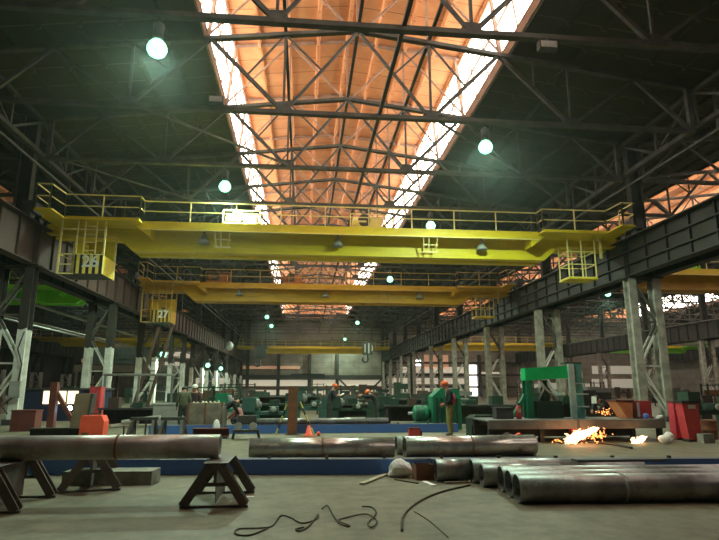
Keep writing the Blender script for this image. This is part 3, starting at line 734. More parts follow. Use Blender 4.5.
floor_rope([(402, 532), (403, 518), (414, 506), (430, 497), (448, 491), (470, 486)], .014, 'dark cable curving over the floor towards the pipe stub', 'cable')
floor_rope([(414, 512), (430, 522), (448, 538)], .006, 'thin wire lying on the floor below the curving cable', 'cable')
floor_rope([(560, 444), (585, 443), (610, 445), (632, 449)], .03, 'black hose lying on the floor in front of the sparks', 'cable', black_m)
for i, (u, v) in enumerate(((314, 475), (578, 459), (684, 464), (668, 451))):
    pass
# ------------------------------------------------------------------ middle ground, left
Y = 20.6
r = thing('salmon_cabinet', 'bright salmon red welding set on the floor beside the left pale column', 'welding set', (X(95, 20.2), 20.2, 0))
MB().prism([(-.37, .06), (.37, .06), (.39, .55), (.3, .74), (-.33, .74), (-.37, .6)], (0, -.25, 0), (1, 0, 0), (0, 0, 1), (0, .5, 0)).build('housing', salmon, r)
for x in (-.28, .28): MB().bb(x-.06, x+.06, -.25, .25, 0, .06).build('skid', dgrey, r)
MB().bb(-.3, -.05, -.262, -.25, .12, .2).build('dark_vent', rust, r)
MB().tube([(-.2, 0, .73), (-.2, 0, .8), (.15, 0, .8), (.15, 0, .73)], .015, 6).build('handle', dgrey, r)
Y = 20.3
r = thing('floor_beam', 'dark steel beam on the floor below the leaning brown plates', 'beam', (X(32, Y), Y, 0))
MB().ibeam((0, 0, .17), (X(88, Y)-X(32, Y), 0, .17), .3, .34, .03).build('beam_body', dgrey, r)
Y = 21.0
r = thing('leaning_post', 'brown steel box column leaning slightly behind the dark floor beam', 'steel post', (X(80, Y), Y, 0))
MB().prism([(-.28, 0), (.22, 0), (.34, 1.45), (-.16, 1.45)], (0, -.15, 0), (1, 0, 0), (0, 0, 1), (0, .3, 0)).build('post_body', mat('brown_plate', (.26, .20, .13), (.19, .145, .095), 3, rough=.75), r)
MB().prism([(.24, 0), (.32, 0), (.44, 1.45), (.36, 1.45)], (0, -.2, 0), (1, 0, 0), (0, 0, 1), (0, .4, 0)).build('flange', dgrey, r)
Y = 22.5
r = thing('red_stand', 'red-brown steel A-stand with slanting brace beside the leaning brown column', 'stand', (X(52, Y), Y, 0))
bx(-.12, .12, -.12, .12, 0, 1.85).build('upright', redox, r)
MB().bar((.1, 0, 1.45), (1.0, 0, .05), .14).build('brace', redox, r)
bx(-.3, 1.1, -.2, .2, 0, .06).build('base_bar', dgrey, r)
Y = 31.
r = thing('site_office', 'small shop office with a lit yellow window band, beyond the red-brown stand', 'cabin', (X(58, Y), Y+1.5, 0))
bx(-2.0, 1.7, -1.2, 1.2, 0, 1.55).build('cabin_wall', mat('cabin_blue', (.02, .03, .07), rough=.6), r)
bx(-.95, .85, -1.26, -1.2, .85, 1.5).build('lit_window', office_e, r)
for x in (-.95, -.35, .25, .85): bx(x-.03, x+.03, -1.3, -1.26, .85, 1.5).build('mullion', redox, r)
bx(-2.1, 1.8, -1.3, 1.3, 1.55, 1.65).build('cabin_roof', dgrey, r)
r = thing('weld_spark', 'blue-white welding arc glowing beside the leaning brown column', 'welding arc', (at(70, 405, 23.0).x, 23.0, .88))
MB().lathe([(.001, -.09), (.09, -.04), (.1, .02), (.05, .08), (.001, .1)], 12).build('arc', weld_e, r)
MB().tube([(0, 0, -.05), (.1, .0, -.5), (.15, .02, -.83)], [.02, .03, .04], 8).build('electrode_stand', dgrey, r)
Y = 26.8
r = thing('red_locker', 'red tool locker standing behind the salmon welding set', 'locker', (X(95, Y), Y, 0))
bx(-.24, .24, -.25, .25, 0, 1.7).build('locker_body', red_m, r)
for x in (-.115, .115):
    d = bx(x-.105, x+.105, -.28, -.25, .2, 1.65).build('locker_door', red_m, r); bx(x+.05, x+.08, -.31, -.28, .85, 1.0).build('handle', dgrey, d)
Y = 24.
r = thing('rust_box', 'rust-red steel box on the floor behind the near pale column', 'steel box', (X(27, Y), Y, 0))
bx(-.45, .45, -.3, .3, .0, .75).build('box_body', redox, r); bx(-.47, .47, -.32, .32, .75, .8).build('lid', redox, r)
Y = 27.4
r = thing('switch_box', 'pale grey electric box fixed to the near left-hand column', 'switch box', (-12.95, 27.55, 1.2))
bx(-.25, .25, -.16, .08, 0, .75).build('box_body', lgrey, r); bx(-.22, .22, -.19, -.16, .05, .7).build('box_door', lgrey, r)
MB().tube([(.1, -.1, .75), (.15, -.1, 1.5), (-.1, -.1, 2.2), (.1, -.1, 3.)], .03, 7).tube([(-.1, -.1, 0), (-.5, -.1, -.35), (-.2, -.1, -.7)], .03, 7).build('cable', black_m, r)
# pipe rack line behind
r = thing('rail_pipe', 'pale horizontal pipe rail bending up at its end, before the left-hand columns', 'pipe rail', (X(100, 30), 30, 0))
L = X(172, 30)-X(100, 30)
MB().tube([(0, 0, 2.3), (L, 0, 2.3), (L+.45, 0, 2.75)], .06, 8).build('rail', lgrey, r)
for x in (.1, L*.5, L-.1): MB().bar((x, 0, 0), (x, 0, 2.25), .1).build('post', mgrey, r)
# sawhorses and scrap
def sawhorse(u0, u1, Y, h, label):
    r = thing('steel_sawhorse', label, 'sawhorse', (X((u0+u1)/2, Y), Y, 0), 0, 'dark steel sawhorses')
    w = X(u1, Y)-X(u0, Y)
    bx(-w/2, w/2, -.12, .12, h-.1, h).build('top_beam', dgrey, r)
    for s in (-1, 1):
        for y in (-.5, .5): MB().bar((s*w*.36, y*.2, h-.1), (s*w*.48, y, .0), .08).build('leg', dgrey, r)
        MB().prism([(-.4, .1), (.4, .1), (.12, h-.1), (-.12, h-.1)], (s*w*.42, 0, 0), (0, 1, 0), (0, 0, 1), (.02, 0, 0)).build('end_plate', dgrey, r)
    return r
sawhorse(131, 158, 19.2, .72, 'dark steel sawhorse standing nearest the salmon welding set')
sawhorse(162, 186, 19.2, .72, 'dark steel sawhorse standing below the olive-clad worker')
r = thing('strip_bundle', 'shiny metal strip offcuts lying across the sawhorse by the welding set', 'metal strips', at(130, 423, 20.3))
r.location.z = 0
for i, (u, v) in enumerate(((124, 424), (134, 420), (146, 418))):
    p = at(u, v, 20.3)-r.location
    MB().bar(p+Vector((-.4, 0, -.05)), p+Vector((.45, .1, .05)), .1, .09).build('metal_strip', white_m, r)
    MB().bar((p.x, .05, 0), (p.x, .05, p.z-.06), .05).build('support', dgrey, r)
Y = 25.2
r = thing('grey_chest', 'pale grey steel chest left of the olive-clad worker', 'chest', (X(168, Y), Y, 0))
bx(-.55, .5, -.3, .3, .0, .95).build('chest_body', lgrey, r); bx(-.58, .53, -.33, .33, .95, 1.02).build('lid', lgrey, r)
Y = 22.8
r = thing('scrap_bin', 'big rust-stained grey steel bin between the workers, heaped with pale scrap', 'bin', (X(207, Y), Y, 0))
b = MB().bb(-.6, .6, -.45, -.42, 0, 1.08).bb(-.6, .6, .42, .45, 0, 1.08).bb(-.6, -.57, -.42, .42, 0, 1.08).bb(.57, .6, -.42, .42, 0, 1.08).bb(-.57, .57, -.42, .42, .0, .05)
b.build('bin_body', mat('stained_steel', (.30, .26, .2), (.17, .13, .1), 2.5, rough=.6), r)
for x in (-.62, 0, .62): bx(x-.03, x+.03, -.49, -.45, 0, 1.1).build('rib', rust, r)
bx(-.57, .57, -.42, .42, .85, .9).build('shelf', dgrey, r)
for i in range(7):
    x = -.5+i*.155
    tag(blob((r.location.x+x, Y+random.uniform(-.2, .2), .905), (.07, .1, .14), 'scrap_lump', cream, '', 'scrap', 20+i, .3, 2), 'pale lump of scrap heaped on the big grey bin', 'scrap', 'pale scrap on the bin')
Y = 19.8
r = thing('red_channel', 'dull red steel channel lying on supports below the big grey bin', 'steel channel', (X(213, Y), Y, 0))
MB().ibeam((-.62, 0, .2), (.55, 0, .2), .3, .26, .03).build('channel_body', redox, r)
for x in (-.5, .45): bx(x-.08, x+.08, -.2, .2, 0, .07).build('packer', dgrey, r)
blob((X(217, 20.2), 20.2, .0), (.13, .12, .35), 'white_sack', bag_m, 'small white sack standing behind the dull red channel', 'sack', 9, .2)
r = thing('wheel_stand', 'dark wheeled roller stand at the end of the dull red channel', 'roller stand', (X(246, 19.4), 19.4, 0))
for x in (-.22, .25):
    MB().lathe([(.12, -.06), (.12, .06)], 18, (x, -.1, .42), Matrix.Rotation(PI/2, 3, 'X')).build('roller', lgrey, r)
MB().bb(-.4, .45, -.15, .15, .22, .3).build('frame', dgrey, r)
for x in (-.35, .4): MB().bar((x, 0, .25), (x*1.15, 0, 0), .08).build('leg', dgrey, r)
MB().bb(-.25, .35, -.1, .1, .5, .75).bb(-.3, -.2, -.08, .08, .3, .6).bb(.2, .3, -.08, .08, .3, .6).build('head', dgrey, r)

# machines
def lathe_machine(loc, w, label, m, h=1.1, rz=0):
    r = thing('metal_lathe', label, 'lathe', loc, rz)
    for x in (-w*.38, w*.38): bx(x-w*.1, x+w*.1, -.3, .3, 0, h*.55).build('pedestal', m, r)
    bx(-w/2, w/2, -.22, .22, h*.55, h*.7).build('bed', m, r)
    bx(-w/2, -w*.24, -.32, .32, h*.7, h*1.3).build('headstock', m, r)
    MB().lathe([(.05, 0), (.24, 0), (.24, .14), (.12, .16), (.12, .24)], 20, (-w*.24, 0, h), Matrix.Rotation(PI/2, 3, 'Y')).build('chuck', mgrey, r)
    bx(w*.02, w*.2, -.3, .3, h*.7, h*.92).build('carriage', m, r)
    MB().lathe([(.02, -.02), (.12, -.02), (.12, .02), (.02, .02)], 16, (w*.11, -.34, h*.8), Matrix.Rotation(PI/2, 3, 'X')).build('handwheel', lgrey, r)
    bx(w*.32, w*.46, -.2, .2, h*.7, h*1.12).build('tailstock', m, r)
    return r
lathe_machine((X(238, 26), 26, 0), 1.9, 'bright green lathe behind the big grey bin', green_m, 1.1)
lathe_machine((X(268, 25), 25, 0), 2.2, 'teal-grey lathe left of the upright rusty plate', mat('dull_teal', (.035, .09, .075), (.05, .115, .095), 3, rough=.5), .95)
lathe_machine((X(310, 27), 27, 0), 1.6, 'dark green lathe right of the upright rusty plate', MATS['dull_teal'], 1.15)
lathe_machine((X(352, 30), 30, 0), 2.6, 'dark lathe behind the worker holding papers', dgreen, .9)
lathe_machine((X(405, 28), 28, 0), 2.7, 'long dark green lathe left of the green motor', dgreen, .95)
def motor(loc, label, m, s=1., n=7):
    r = thing('electric_motor', label, 'motor', loc)
    MB().lathe([(.1, -.55), (.34, -.52), (.5, -.4), (.5, .4), (.34, .52), (.1, .55)], 28, (0, 0, .85*s+.1), Matrix.Rotation(PI/2, 3, 'Y') @ Matrix.Scale(s, 3)).build('casing', m, r)
    bx(-.45*s, .45*s, -.4*s, .4*s, 0, .45*s).build('pedestal', m, r)
    for i in range(n): MB().lathe([(.5, -.015), (.54, -.015), (.54, .015), (.5, .015)], 28, ((-.36+.12*i)*s, 0, .85*s+.1), Matrix.Rotation(PI/2, 3, 'Y') @ Matrix.Scale(s, 3)).build('cooling_rib', dgreen, r)
    MB().lathe([(.06, 0), (.06, .3)], 12, (-.85*s, 0, .85*s+.1), Matrix.Rotation(PI/2, 3, 'Y')).build('shaft', lgrey, r)
    return r
motor((X(421, 23.4), 23.4, 0), 'small green round motor left of the tall green machine', green_m, .62, 5)
r = thing('green_cabinet', 'tall green ribbed machine cabinet directly behind the standing worker', 'machine', (X(444, 23.3), 23.3, 0))
MB().prism([(-.55, 0), (.62, 0), (.62, 1.25), (.5, 1.62), (-.2, 1.62), (-.55, 1.3)], (0, -.4, 0), (1, 0, 0), (0, 0, 1), (0, .8, 0)).build('cabinet_body', green_m, r)
for x in (-.4, -.2, 0, .2, .42): bx(x-.04, x+.04, -.46, -.4, .15, 1.25).build('rib', dgreen, r)
MB().lathe([(.1, -.5), (.1, -.4), (.3, -.4), (.3, -.42)], 16, (.0, -.0, .95), Matrix.Rotation(PI/2, 3, 'X')).build('round_cover', green_m, r)
Y = 19.6
r = thing('dark_green_box', 'dark green steel cabinet at the end of the long table beside the worker', 'cabinet', (X(481, Y), Y, 0))
MB().prism([(-.45, 0), (.4, 0), (.4, .72), (-.3, .72), (-.45, .62)], (0, -.35, 0), (1, 0, 0), (0, 0, 1), (0, .7, 0)).build('cabinet_body', dgreen, r)
bx(-.3, .3, -.38, -.35, .1, .55).build('cabinet_door', dgreen, r)

# long pipe on the blue bed, upright plate with props, cone, red box
Y = 22.0
pipe((X(238, Y), Y, .31+.11), (X(388, Y), Y, .31+.11), .11, pipe_dark, 'long slim grey pipe lying on the blue beam bed in front of the workers', .01)
Y = 21.2
r = thing('upright_plate', 'rust-brown steel column standing upright before the blue beam bed', 'steel column', (X(292.5, Y), Y, 0))
MB().ibeam((0, 0, 0.03), (0, 0, 1.7), .34, .34, .04, side=(0, 1, 0)).build('column_body', rust, r); bx(-.25, .25, -.22, .22, 0, .03).build('foot_plate', dgrey, r)
for i, (ua, va, ub, vb) in enumerate(((300, 402, 314, 431), (287, 404, 276, 431))):
    p = at(ua, va, 21.25); q = at(ub, vb, 20.9); q.z = .015
    b = thing('prop_rod', 'yellow and black prop rod leaning on the %s side of the upright rusty column' % ['right', 'left'][i], 'prop rod', q)
    for k in range(5): MB().bar((p-q)*k/5, (p-q)*(k+1)/5, .05).build('rod_segment', mat('hazard_yellow', (.5, .42, .1), rough=.6) if k % 2 == 0 and 'hazard_yellow' not in MATS else (MATS['hazard_yellow'] if k % 2 == 0 else black_m), b)
Y = 20.4
r = thing('orange_cone', 'small orange cone at the foot of the right prop rod', 'cone', (X(309, Y), Y, 0))
MB().lathe([(.19, 0), (.19, .03), (.13, .04), (.04, .36), (.0, .37)], 16).build('cone_body', salmon, r); bx(-.2, .2, -.2, .2, 0, .02).build('base', salmon, r)
blob((X(319, Y), Y, 0), (.07, .07, .09), 'plastic_cover', salmon, 'tiny red plastic cap on the floor right of the cone', 'cap', 4, .05, 2)
Y = 19.9
r = thing('red_toolbox', 'small red toolbox on the floor left of the standing worker', 'toolbox', (X(414, Y), Y, 0))
bx(-.2, .18, -.14, .14, 0, .25).build('box_body', red_m, r); bx(-.21, .19, -.15, .15, .25, .29).build('lid', redox, r)
MB().tube([(-.08, 0, .29), (-.08, 0, .34), (.06, 0, .34), (.06, 0, .29)], .012, 6).build('handle', dgrey, r)
bx(.2, .25, -.1, .1, 0, .2).build('dark_end', dgrey, r)

# ------------------------------------------------------------------ long table, press and red things, right
TY = 17.3; x0, x1 = X(488, TY), X(664, TY)
r = thing('work_table', 'long low steel table with a pale grey channel edge', 'table', ((x0+x1)/2, TY+.9, 0))
w = (x1-x0)/2
bx(-w, w, -.9, .9, .62, .66).build('table_top', mgrey, r)
bx(-w, w, -.94, -.9, .40, .67).build('front_edge', mgrey, r)
bx(-w, w, .9, .94, .40, .67).build('back_edge', mgrey, r)
for x in (-w+.1, -w*.4, w*.25, w-.12):
    for y in (-.75, .75): bx(x-.07, x+.07, y-.07, y+.07, 0, .62).build('leg', black_m, r)
bx(-w+.1, w-.1, .7, .74, .05, .4).build('back_panel', black_m, r)
r2 = bx(X(577, TY)-.03-r.location.x, X(577, TY)+.03-r.location.x, -.99, -.94, .42, .68).build('edge_clamp', dgrey, r)
PY2 = 18.55
r = thing('green_press', 'green portal press frame standing on the long steel table', 'press', (X(549, PY2), PY2, .665))
a, b_ = X(526, PY2)-r.location.x, X(568, PY2)-r.location.x
def zz(v): return at(549, v, PY2).z-.665
zt, zb = zz(367), zz(380)
MB().prism([(a-.02, zb-.02), (b_, zb+.06), (b_, zt+.04), (a-.02, zt-.05)], (0, -.2, 0), (1, 0, 0), (0, 0, 1), (0, .4, 0)).build('cross_beam', bgreen, r)
for y in (-.18, .16): bx(a, a+.22, y, y+.03, 0, zb).build('left_post', green_m, r)
bx(a+.09, a+.12, -.15, .16, 0, zb).build('left_post', green_m, r)
bx(b_, b_+.2, -.28, -.2, 0, zt+.1).build('right_post', teal_m, r); bx(b_+.28, b_+.46, -.26, .25, 0, zt+.1).build('right_post', MATS['press_teal'], r); bx(b_+.2, b_+.28, -.1, .2, 0, zt+.05).build('post_web', dgreen, r)
bx(b_-.02, b_+.5, -.2, .25, zt+.1, zt+.15).build('post_cap', dgreen, r)
MB().bar((a-.02, -.05, .75), (a-.42, -.05, .1), .16, .1).build('brace', green_m, r)
MB().bar((b_-.02, -.05, .75), (b_-.48, -.05, .1), .16, .1).build('brace', green_m, r)
MB().lathe([(.16, 0), (.16, .5), (.1, .52), (.1, .75)], 18, (-.1, 0, zb-.76)).build('ram_cylinder', dgreen, r)
MB().lathe([(.05, -.3), (.05, .0), (.16, .02), (.16, .12)], 14, (.42, -.1, .7)).build('valve', teal_m, r)
bx(-.45, .4, -.22, .2, 0, .55).build('oil_tank', dgreen, r)
MB().tube([(-.3, -.15, 1.2), (-.1, -.2, .9), (.1, -.18, .75), (.3, -.15, .6)], .035, 8).tube([(-.35, -.1, .6), (-.2, -.2, .95), (-.3, -.1, 1.3)], .03, 8).build('hose', lgrey, r)
for z in (.35, .75, 1.1): bx(b_-.05, b_+.62, -.3, -.27, z, z+.04).build('tie_bar', teal_m, r)
r = thing('fire_extinguisher', 'red cylinder with pale label standing on the table left of the press', 'gas bottle', (X(519, 18.2), 18.2, .665))
MB().lathe([(.08, 0), (.085, .02), (.085, .34), (.05, .4), (.03, .42)], 16).build('bottle', red_m, r); MB().lathe([(.03, .42), (.04, .43), (.04, .48), (.0, .5)], 10).build('valve', black_m, r)
bx(-.05, .05, -.09, -.08, .2, .32).build('label_plate', cream, r)
r = thing('grey_case', 'dark grey steel case at the end of the long table', 'case', (X(503, 18.2), 18.2, .665))
bx(-.28, .28, -.2, .2, 0, .32).build('case_body', dgrey, r); bx(-.3, .3, -.22, .22, .32, .36).build('lid', dgrey, r)
# ring and red jack below the table
r = thing('pipe_ring', 'dark pipe ring with pale rim standing under the end of the table', 'pipe ring', (X(509, 16.6), 16.6, .0))
MB().lathe2([(.1, 0), (.16, 0), (.16, .25), (.1, .25), (.1, 0)], 24, (0, 0, .16), Matrix.Rotation(-PI/2, 3, 'X')).build('ring', lgrey, r)
MB().lathe2([(.162, .02), (.17, .02), (.17, .25), (.162, .25)], 24, (0, 0, .17), Matrix.Rotation(-PI/2, 3, 'X')).build('sleeve', black_m, r)
r = thing('red_jack', 'bright red wedge-shaped jack leaning before the long table', 'jack', (X(520, 16.4), 16.4, 0))
MB().prism([(-.17, .3), (-.05, .36), (.17, .02), (-.02, .0)], (0, -.1, 0), (1, 0, 0), (0, 0, 1), (0, .2, 0)).build('jack_body', salmon, r)
MB().bar((-.1, 0, .3), (.24, .0, .02), .03).build('lever', black_m, r)
bx(-.05, .2, -.12, .12, 0, .02).build('base', salmon, r)
tag(bx(X(569, 17.6), X(582, 17.6), 17.5, 17.7, 0, .4).build('red_plate', red_m), 'red steel plate standing behind the large shower of sparks', 'plate')

# hopper, crates, bins
HY = 18.3
r = thing('orange_hopper', 'orange-lit funnel-shaped hopper standing on the long table', 'hopper', (X(620, HY), HY, .665))
MB().prism([(.08, .0), (.26, .0), (.3, .5), (-.24, .52)], (0, -.3, 0), (1, 0, 0), (0, 0, 1), (0, .6, 0)).build('hopper_body', mat('hopper_weld_glow', (.95, .38, .16), (.85, .28, .11), 4, rough=.5), r)  # welding glow on the hopper is painted in as bright orange
bx(-.28, .34, -.32, .32, .52, .58).build('rim', redox, r); bx(.3, .36, -.3, .3, 0, .54).build('side_plate', redox, r)
r = thing('red_crate', 'open red steel crate right of the orange hopper on the table', 'crate', (X(639, HY), HY, .665))
MB().bb(-.25, .3, -.25, -.22, 0, .55).bb(-.25, .3, .22, .25, 0, .55).bb(-.25, -.22, -.22, .22, 0, .55).bb(.27, .3, -.22, .22, 0, .55).bb(-.22, .27, -.22, .22, 0, .03).build('crate_body', red_m, r)
bx(-.2, -.12, -.27, -.25, .05, .5).build('white_stripe', white_m, r)
blob((X(646, 17.7), 17.7, .665), (.1, .09, .1), 'blue_flask', blue_m, 'small blue flask on the table corner before the red crate', 'flask', 5, .1, 2)
blob((X(660, 17.6), 17.6, .665), (.09, .08, .08), 'white_rag', bag_m, 'white rag on the end of the long table', 'rag', 6, .3, 2)
Y = 17.2
r = thing('red_bin', 'tall tapered red bin standing right of the long table', 'bin', (X(687.5, Y), Y, 0))
MB().prism([(-.15, .1), (.26, 0), (.27, 1.2), (-.27, 1.2)], (0, -.18, 0), (1, 0, 0), (0, 0, 1), (0, .36, 0)).build('bin_body', red_m, r)
MB().bb(-.29, .29, -.22, -.18, 1.16, 1.24).bb(-.29, .29, .18, .22, 1.16, 1.24).bb(-.29, -.26, -.18, .18, 1.16, 1.24).bb(.26, .29, -.18, .18, 1.16, 1.24).build('rim', black_m, r)
bx(-.08, .16, -.2, -.18, 1.0, 1.12).build('white_sticker', white_m, r)
for x in (-.12, .2): bx(x-.04, x+.04, -.18, .18, 0, .06).build('foot', black_m, r)
Y = 17.9
r = thing('red_bin', 'narrow dull red bin behind the tall tapered red bin', 'bin', (X(675, Y), Y, 0))
bx(-.12, .12, -.15, .15, .05, 1.17).build('bin_body', redcloth, r); bx(-.14, .14, -.17, .17, 1.17, 1.22).build('lid', redox, r); bx(-.11, .11, -.14, .14, 0, .05).build('plinth', black_m, r)
bx(-.06, .06, -.17, -.15, .95, 1.1).build('white_sticker', white_m, r)
blob((X(665, 16.6), 16.6, 0), (.2, .16, .18), 'white_sack', bag_m, 'slumped white sack on the floor beside the tall red bin', 'sack', 12, .25)
lathe_machine((X(708, 21), 21, 0), 1.9, 'dark green machine behind the tall red bin at the picture edge', dgreen, 1.15)
r = thing('rust_drum', 'rusty brown drum standing before the dark green machine', 'drum', (X(706, 18), 18, 0))
MB().lathe([(.29, 0), (.3, .02), (.29, .04), (.29, .28), (.305, .3), (.29, .32), (.29, .58), (.3, .6), (.27, .6), (.27, .57)], 24).build('drum_body', rust, r); MB().lathe([(.0, .56), (.27, .56), (.27, .575)], 24).build('drum_lid', redox, r)
r = thing('mossy_block', 'small mossy concrete block right of the tall red bin', 'block', (X(703, 16.7), 16.7, 0))
bx(-.18, .18, -.15, .15, 0, .27).build('block_body', slab_m, r); MB().tube([(-.08, 0, .27), (-.08, 0, .33), (.08, 0, .33), (.08, 0, .27)], .015, 6).build('lifting_loop', dgrey, r)

# sparks
def sparks(name, o, tip, n, spread, label, seed):
    rnd = random.Random(seed); o, tip = Vector(o), Vector(tip); b = MB()
    for i in range(n):
        t = rnd.random()**.8; p = o.lerp(tip, t)+Vector((rnd.gauss(0, spread*(.3+.7*t)), rnd.gauss(0, spread*.6), rnd.gauss(0, spread*.55*(.3+t))))
        if p.z < .02: p.z = .02+rnd.random()*.03
        d = (tip-o).normalized()+Vector((rnd.gauss(0, .3), rnd.gauss(0, .3), rnd.gauss(0, .3)))
        b.bar(p, p+d*rnd.uniform(.04, .14), rnd.uniform(.008, .02))
    q = b.build(name, spark_e); return tag(q, label, 'sparks', kind='stuff')
sparks('hot_sparks', at(598, 428, 16.9), at(571, 439, 16.4), 420, .09, 'large white-hot shower of cutting sparks falling in front of the table', 1)
sparks('hot_sparks', at(645, 436, 17.0), at(636, 442, 16.8), 160, .07, 'smaller glowing heap of sparks on the floor near the red bin', 2)
def sp_o(a, n, sx, sz, label, seed):
    rnd = random.Random(seed); b = MB()
    for i in range(n):
        p = a+Vector((rnd.gauss(0, sx), rnd.gauss(0, .12), rnd.gauss(0, sz))); p.z = max(p.z, .02)
        b.bar(p, p+Vector((rnd.uniform(-.05, .05), 0, rnd.uniform(-.06, .02))), .012)
    tag(b.build('stray_sparks', spark_o), label, 'sparks', kind='stuff')
sp_o(at(596, 435, 16.7), 90, .16, .12, 'orange stray sparks scattering right of the large shower', 3)
sp_o(at(560, 440, 16.6), 8, .15, .02, 'orange stray sparks lying left of the large shower', 4)
sp_o(at(605, 412, 18.9), 25, .12, .06, 'orange sparks at the crouching welder on the table edge', 5)

# ------------------------------------------------------------------ machines and stock further back
def cabinet_machine(loc, label, m, w, h, rz=0):
    r = thing('machine_tool', label, 'machine', loc, rz)
    bx(-w/2, w/2, -.5, .5, 0, h*.55).build('base', m, r)
    bx(-w/2, -w*.1, -.4, .4, h*.55, h).build('column', m, r)
    bx(-w*.1, w*.4, -.3, .3, h*.72, h*.95).build('arm', m, r)
    MB().lathe([(.06, -.35), (.12, -.3), (.12, .1), (.09, .2)], 12, (w*.25, 0, h*.72)).build('spindle', mgrey, r)
    bx(-.1, w*.45, -.35, .35, h*.55, h*.6).build('table', lgrey, r)
    return r
def rack(loc, label, m, w, h):
    r = thing('stock_rack', label, 'rack', loc)
    for x in (-w/2, 0, w/2):
        for y in (-.4, .4): bx(x-.05, x+.05, y-.05, y+.05, 0, h).build('post', m, r)
    for z in (.3, h*.5, h*.92): bx(-w/2, w/2, -.45, .45, z, z+.08).build('shelf', m, r)
    for z in (.38, h*.5+.08):
        for x in (-w*.3, w*.2): bx(x-w*.15, x+w*.12, -.35, .3, z, z+h*.2).build('stock_box', rust if x < 0 else dgrey, r)
    return r
rb = random.Random(11)
dk = [dgreen, dgrey, steel_m, dgreen, mat('rust_brown', (.09, .05, .035), (.06, .035, .025), 3, rough=.8), mgrey]
n_ = {}
for zone, xs, yl, nm in (('c', (-10.5, 14.5), (33, 38, 45, 53, 62, 72, 84, 97), 'central bay'), ('l', (-41, -16.2), (29, 34, 40.5, 46, 57, 70, 84), 'left-hand side bay'), ('r', (20.2, 45), (30, 36, 44.5, 53, 64, 78, 92), 'right-hand side bay'), ('q', (51, 78), (66, 80, 96), 'outermost right-hand bay')):
    k = 0
    for y in yl:
        n = 3 if zone == 'c' else 3
        for j in range(n):
            w = rb.uniform(2.0, 3.6); x = xs[0]+(xs[1]-xs[0])*(j+rb.uniform(.25, .75))/n; h = rb.uniform(1.2, 2.3)
            if zone == 'c' and y < 50: h = min(h, 1.5)
            m = dk[rb.randrange(len(dk))]; t = rb.random()
            col = {id(dgreen): 'dark green', id(dgrey): 'dark grey', id(steel_m): 'black steel', id(dk[4]): 'rust-brown', id(mgrey): 'mid-grey'}[id(m)]
            a = ORD[k % 20]; lab = lambda kind: '%s %s far back in the %s, %s item from the camera' % (col, kind, nm, ORD[k] if k < 20 else 'twenty-'+ORD[k-20])
            if t < .4: cabinet_machine((x, y, 0), lab('machine tool'), m, w*.7, h)
            elif t < .7: lathe_machine((x, y, 0), w, lab('lathe'), m, h*.7)
            else: rack((x, y, 0), lab('stock rack'), m, w, h*1.2)
            k += 1
r = thing('mezzanine', 'brown steel mezzanine platform between the left-hand columns and the side bay', 'platform', (-20.5, 70, 0))
bx(-5.5, 5.5, -2, 2, 3.5, 4.3).build('deck', dk[4], r)
for x in (-5.2, -1.8, 1.8, 5.2):
    for y in (-1.8, 1.8): bx(x-.15, x+.15, y-.15, y+.15, 0, 3.5).build('post', dk[4], r)
railing([(-5.4, -1.95, 4.3), (5.4, -1.95, 4.3)], 1.1, steel_m, r, 1.5)
bx(-4.5, 3.5, -1.2, 1.8, 4.3, 6.4).build('cabin', steel_m, r)
r = thing('leaning_ladder', 'tall red-brown steel ladder frame leaning beside the second left-hand column', 'ladder', (X(130, 33.5), 33.5, 0))
for d in (0, .75): MB().bar((d, 0, .05), (.9+d, 1.3, 5.2), .16).build('side_rail', dk[4], r)
for i in range(9): MB().bar((.1*(i+.5), 1.3*(i+.5)/9, .05+5.15*(i+.5)/9), (.75+.1*(i+.5), 1.3*(i+.5)/9, .05+5.15*(i+.5)/9), .06).build('rung', dk[4], r)
cabinet_machine((X(596, 21.3), 21.3, 0), 'dark machine standing behind the stooping welder', steel_m, 1.3, 1.55)
for i, (u0, u1, Y, h, m) in enumerate(((100, 160, 26.2, .8, steel_m), (236, 296, 28.4, .9, dgreen), (318, 372, 31.4, .8, steel_m), (384, 428, 27.2, .85, steel_m), (455, 520, 24.6, .95, dgrey), (520, 590, 26.6, 1.0, steel_m), (380, 440, 36, 1.0, dgrey), (240, 330, 41, 1.1, steel_m))):
    r = thing('steel_bench', 'dark steel workbench ' + ('behind the sawhorses and welding set', 'left of the upright rusty column', 'behind the worker with papers', 'left of the tall green machine cabinet', 'behind the dark green cabinet and table end', 'behind the green portal press', 'far behind the tall green machine cabinet', 'far behind the upright rusty column')[i], 'workbench', (X((u0+u1)/2, Y), Y, 0))
    w = (X(u1, Y)-X(u0, Y))/2
    bx(-w, w, -.4, .4, h-.08, h).build('bench_top', m, r); bx(-w+.1, w-.1, .3, .36, .1, h-.08).build('back_panel', m, r)
    for x in (-w+.1, w-.1):
        for y in (-.3, .3): bx(x-.05, x+.05, y-.05, y+.05, 0, h-.08).build('leg', m, r)
    for x in (-w*.5, w*.3): bx(x-w*.2, x+w*.15, -.25, .2, h, h+rb.uniform(.15, .45)).build('bench_vice', dk[rb.randrange(6)], r)
# service pipes along the left-hand bay
for i, (x, z) in enumerate(((-17.5, 7.0), (-19, 7.4), (-22, 6.9), (-26, 7.6))):
    tag(MB().tube([(x, 24, z), (x, 118, z)], .09, 8).build('service_pipe', lgrey), 'pale service pipe running lengthwise through the left-hand side bay, %s from its columns' % ORD[i], 'pipe', 'service pipes of the left-hand bay')
    for k2, y in enumerate((40, 64, 88)): pass

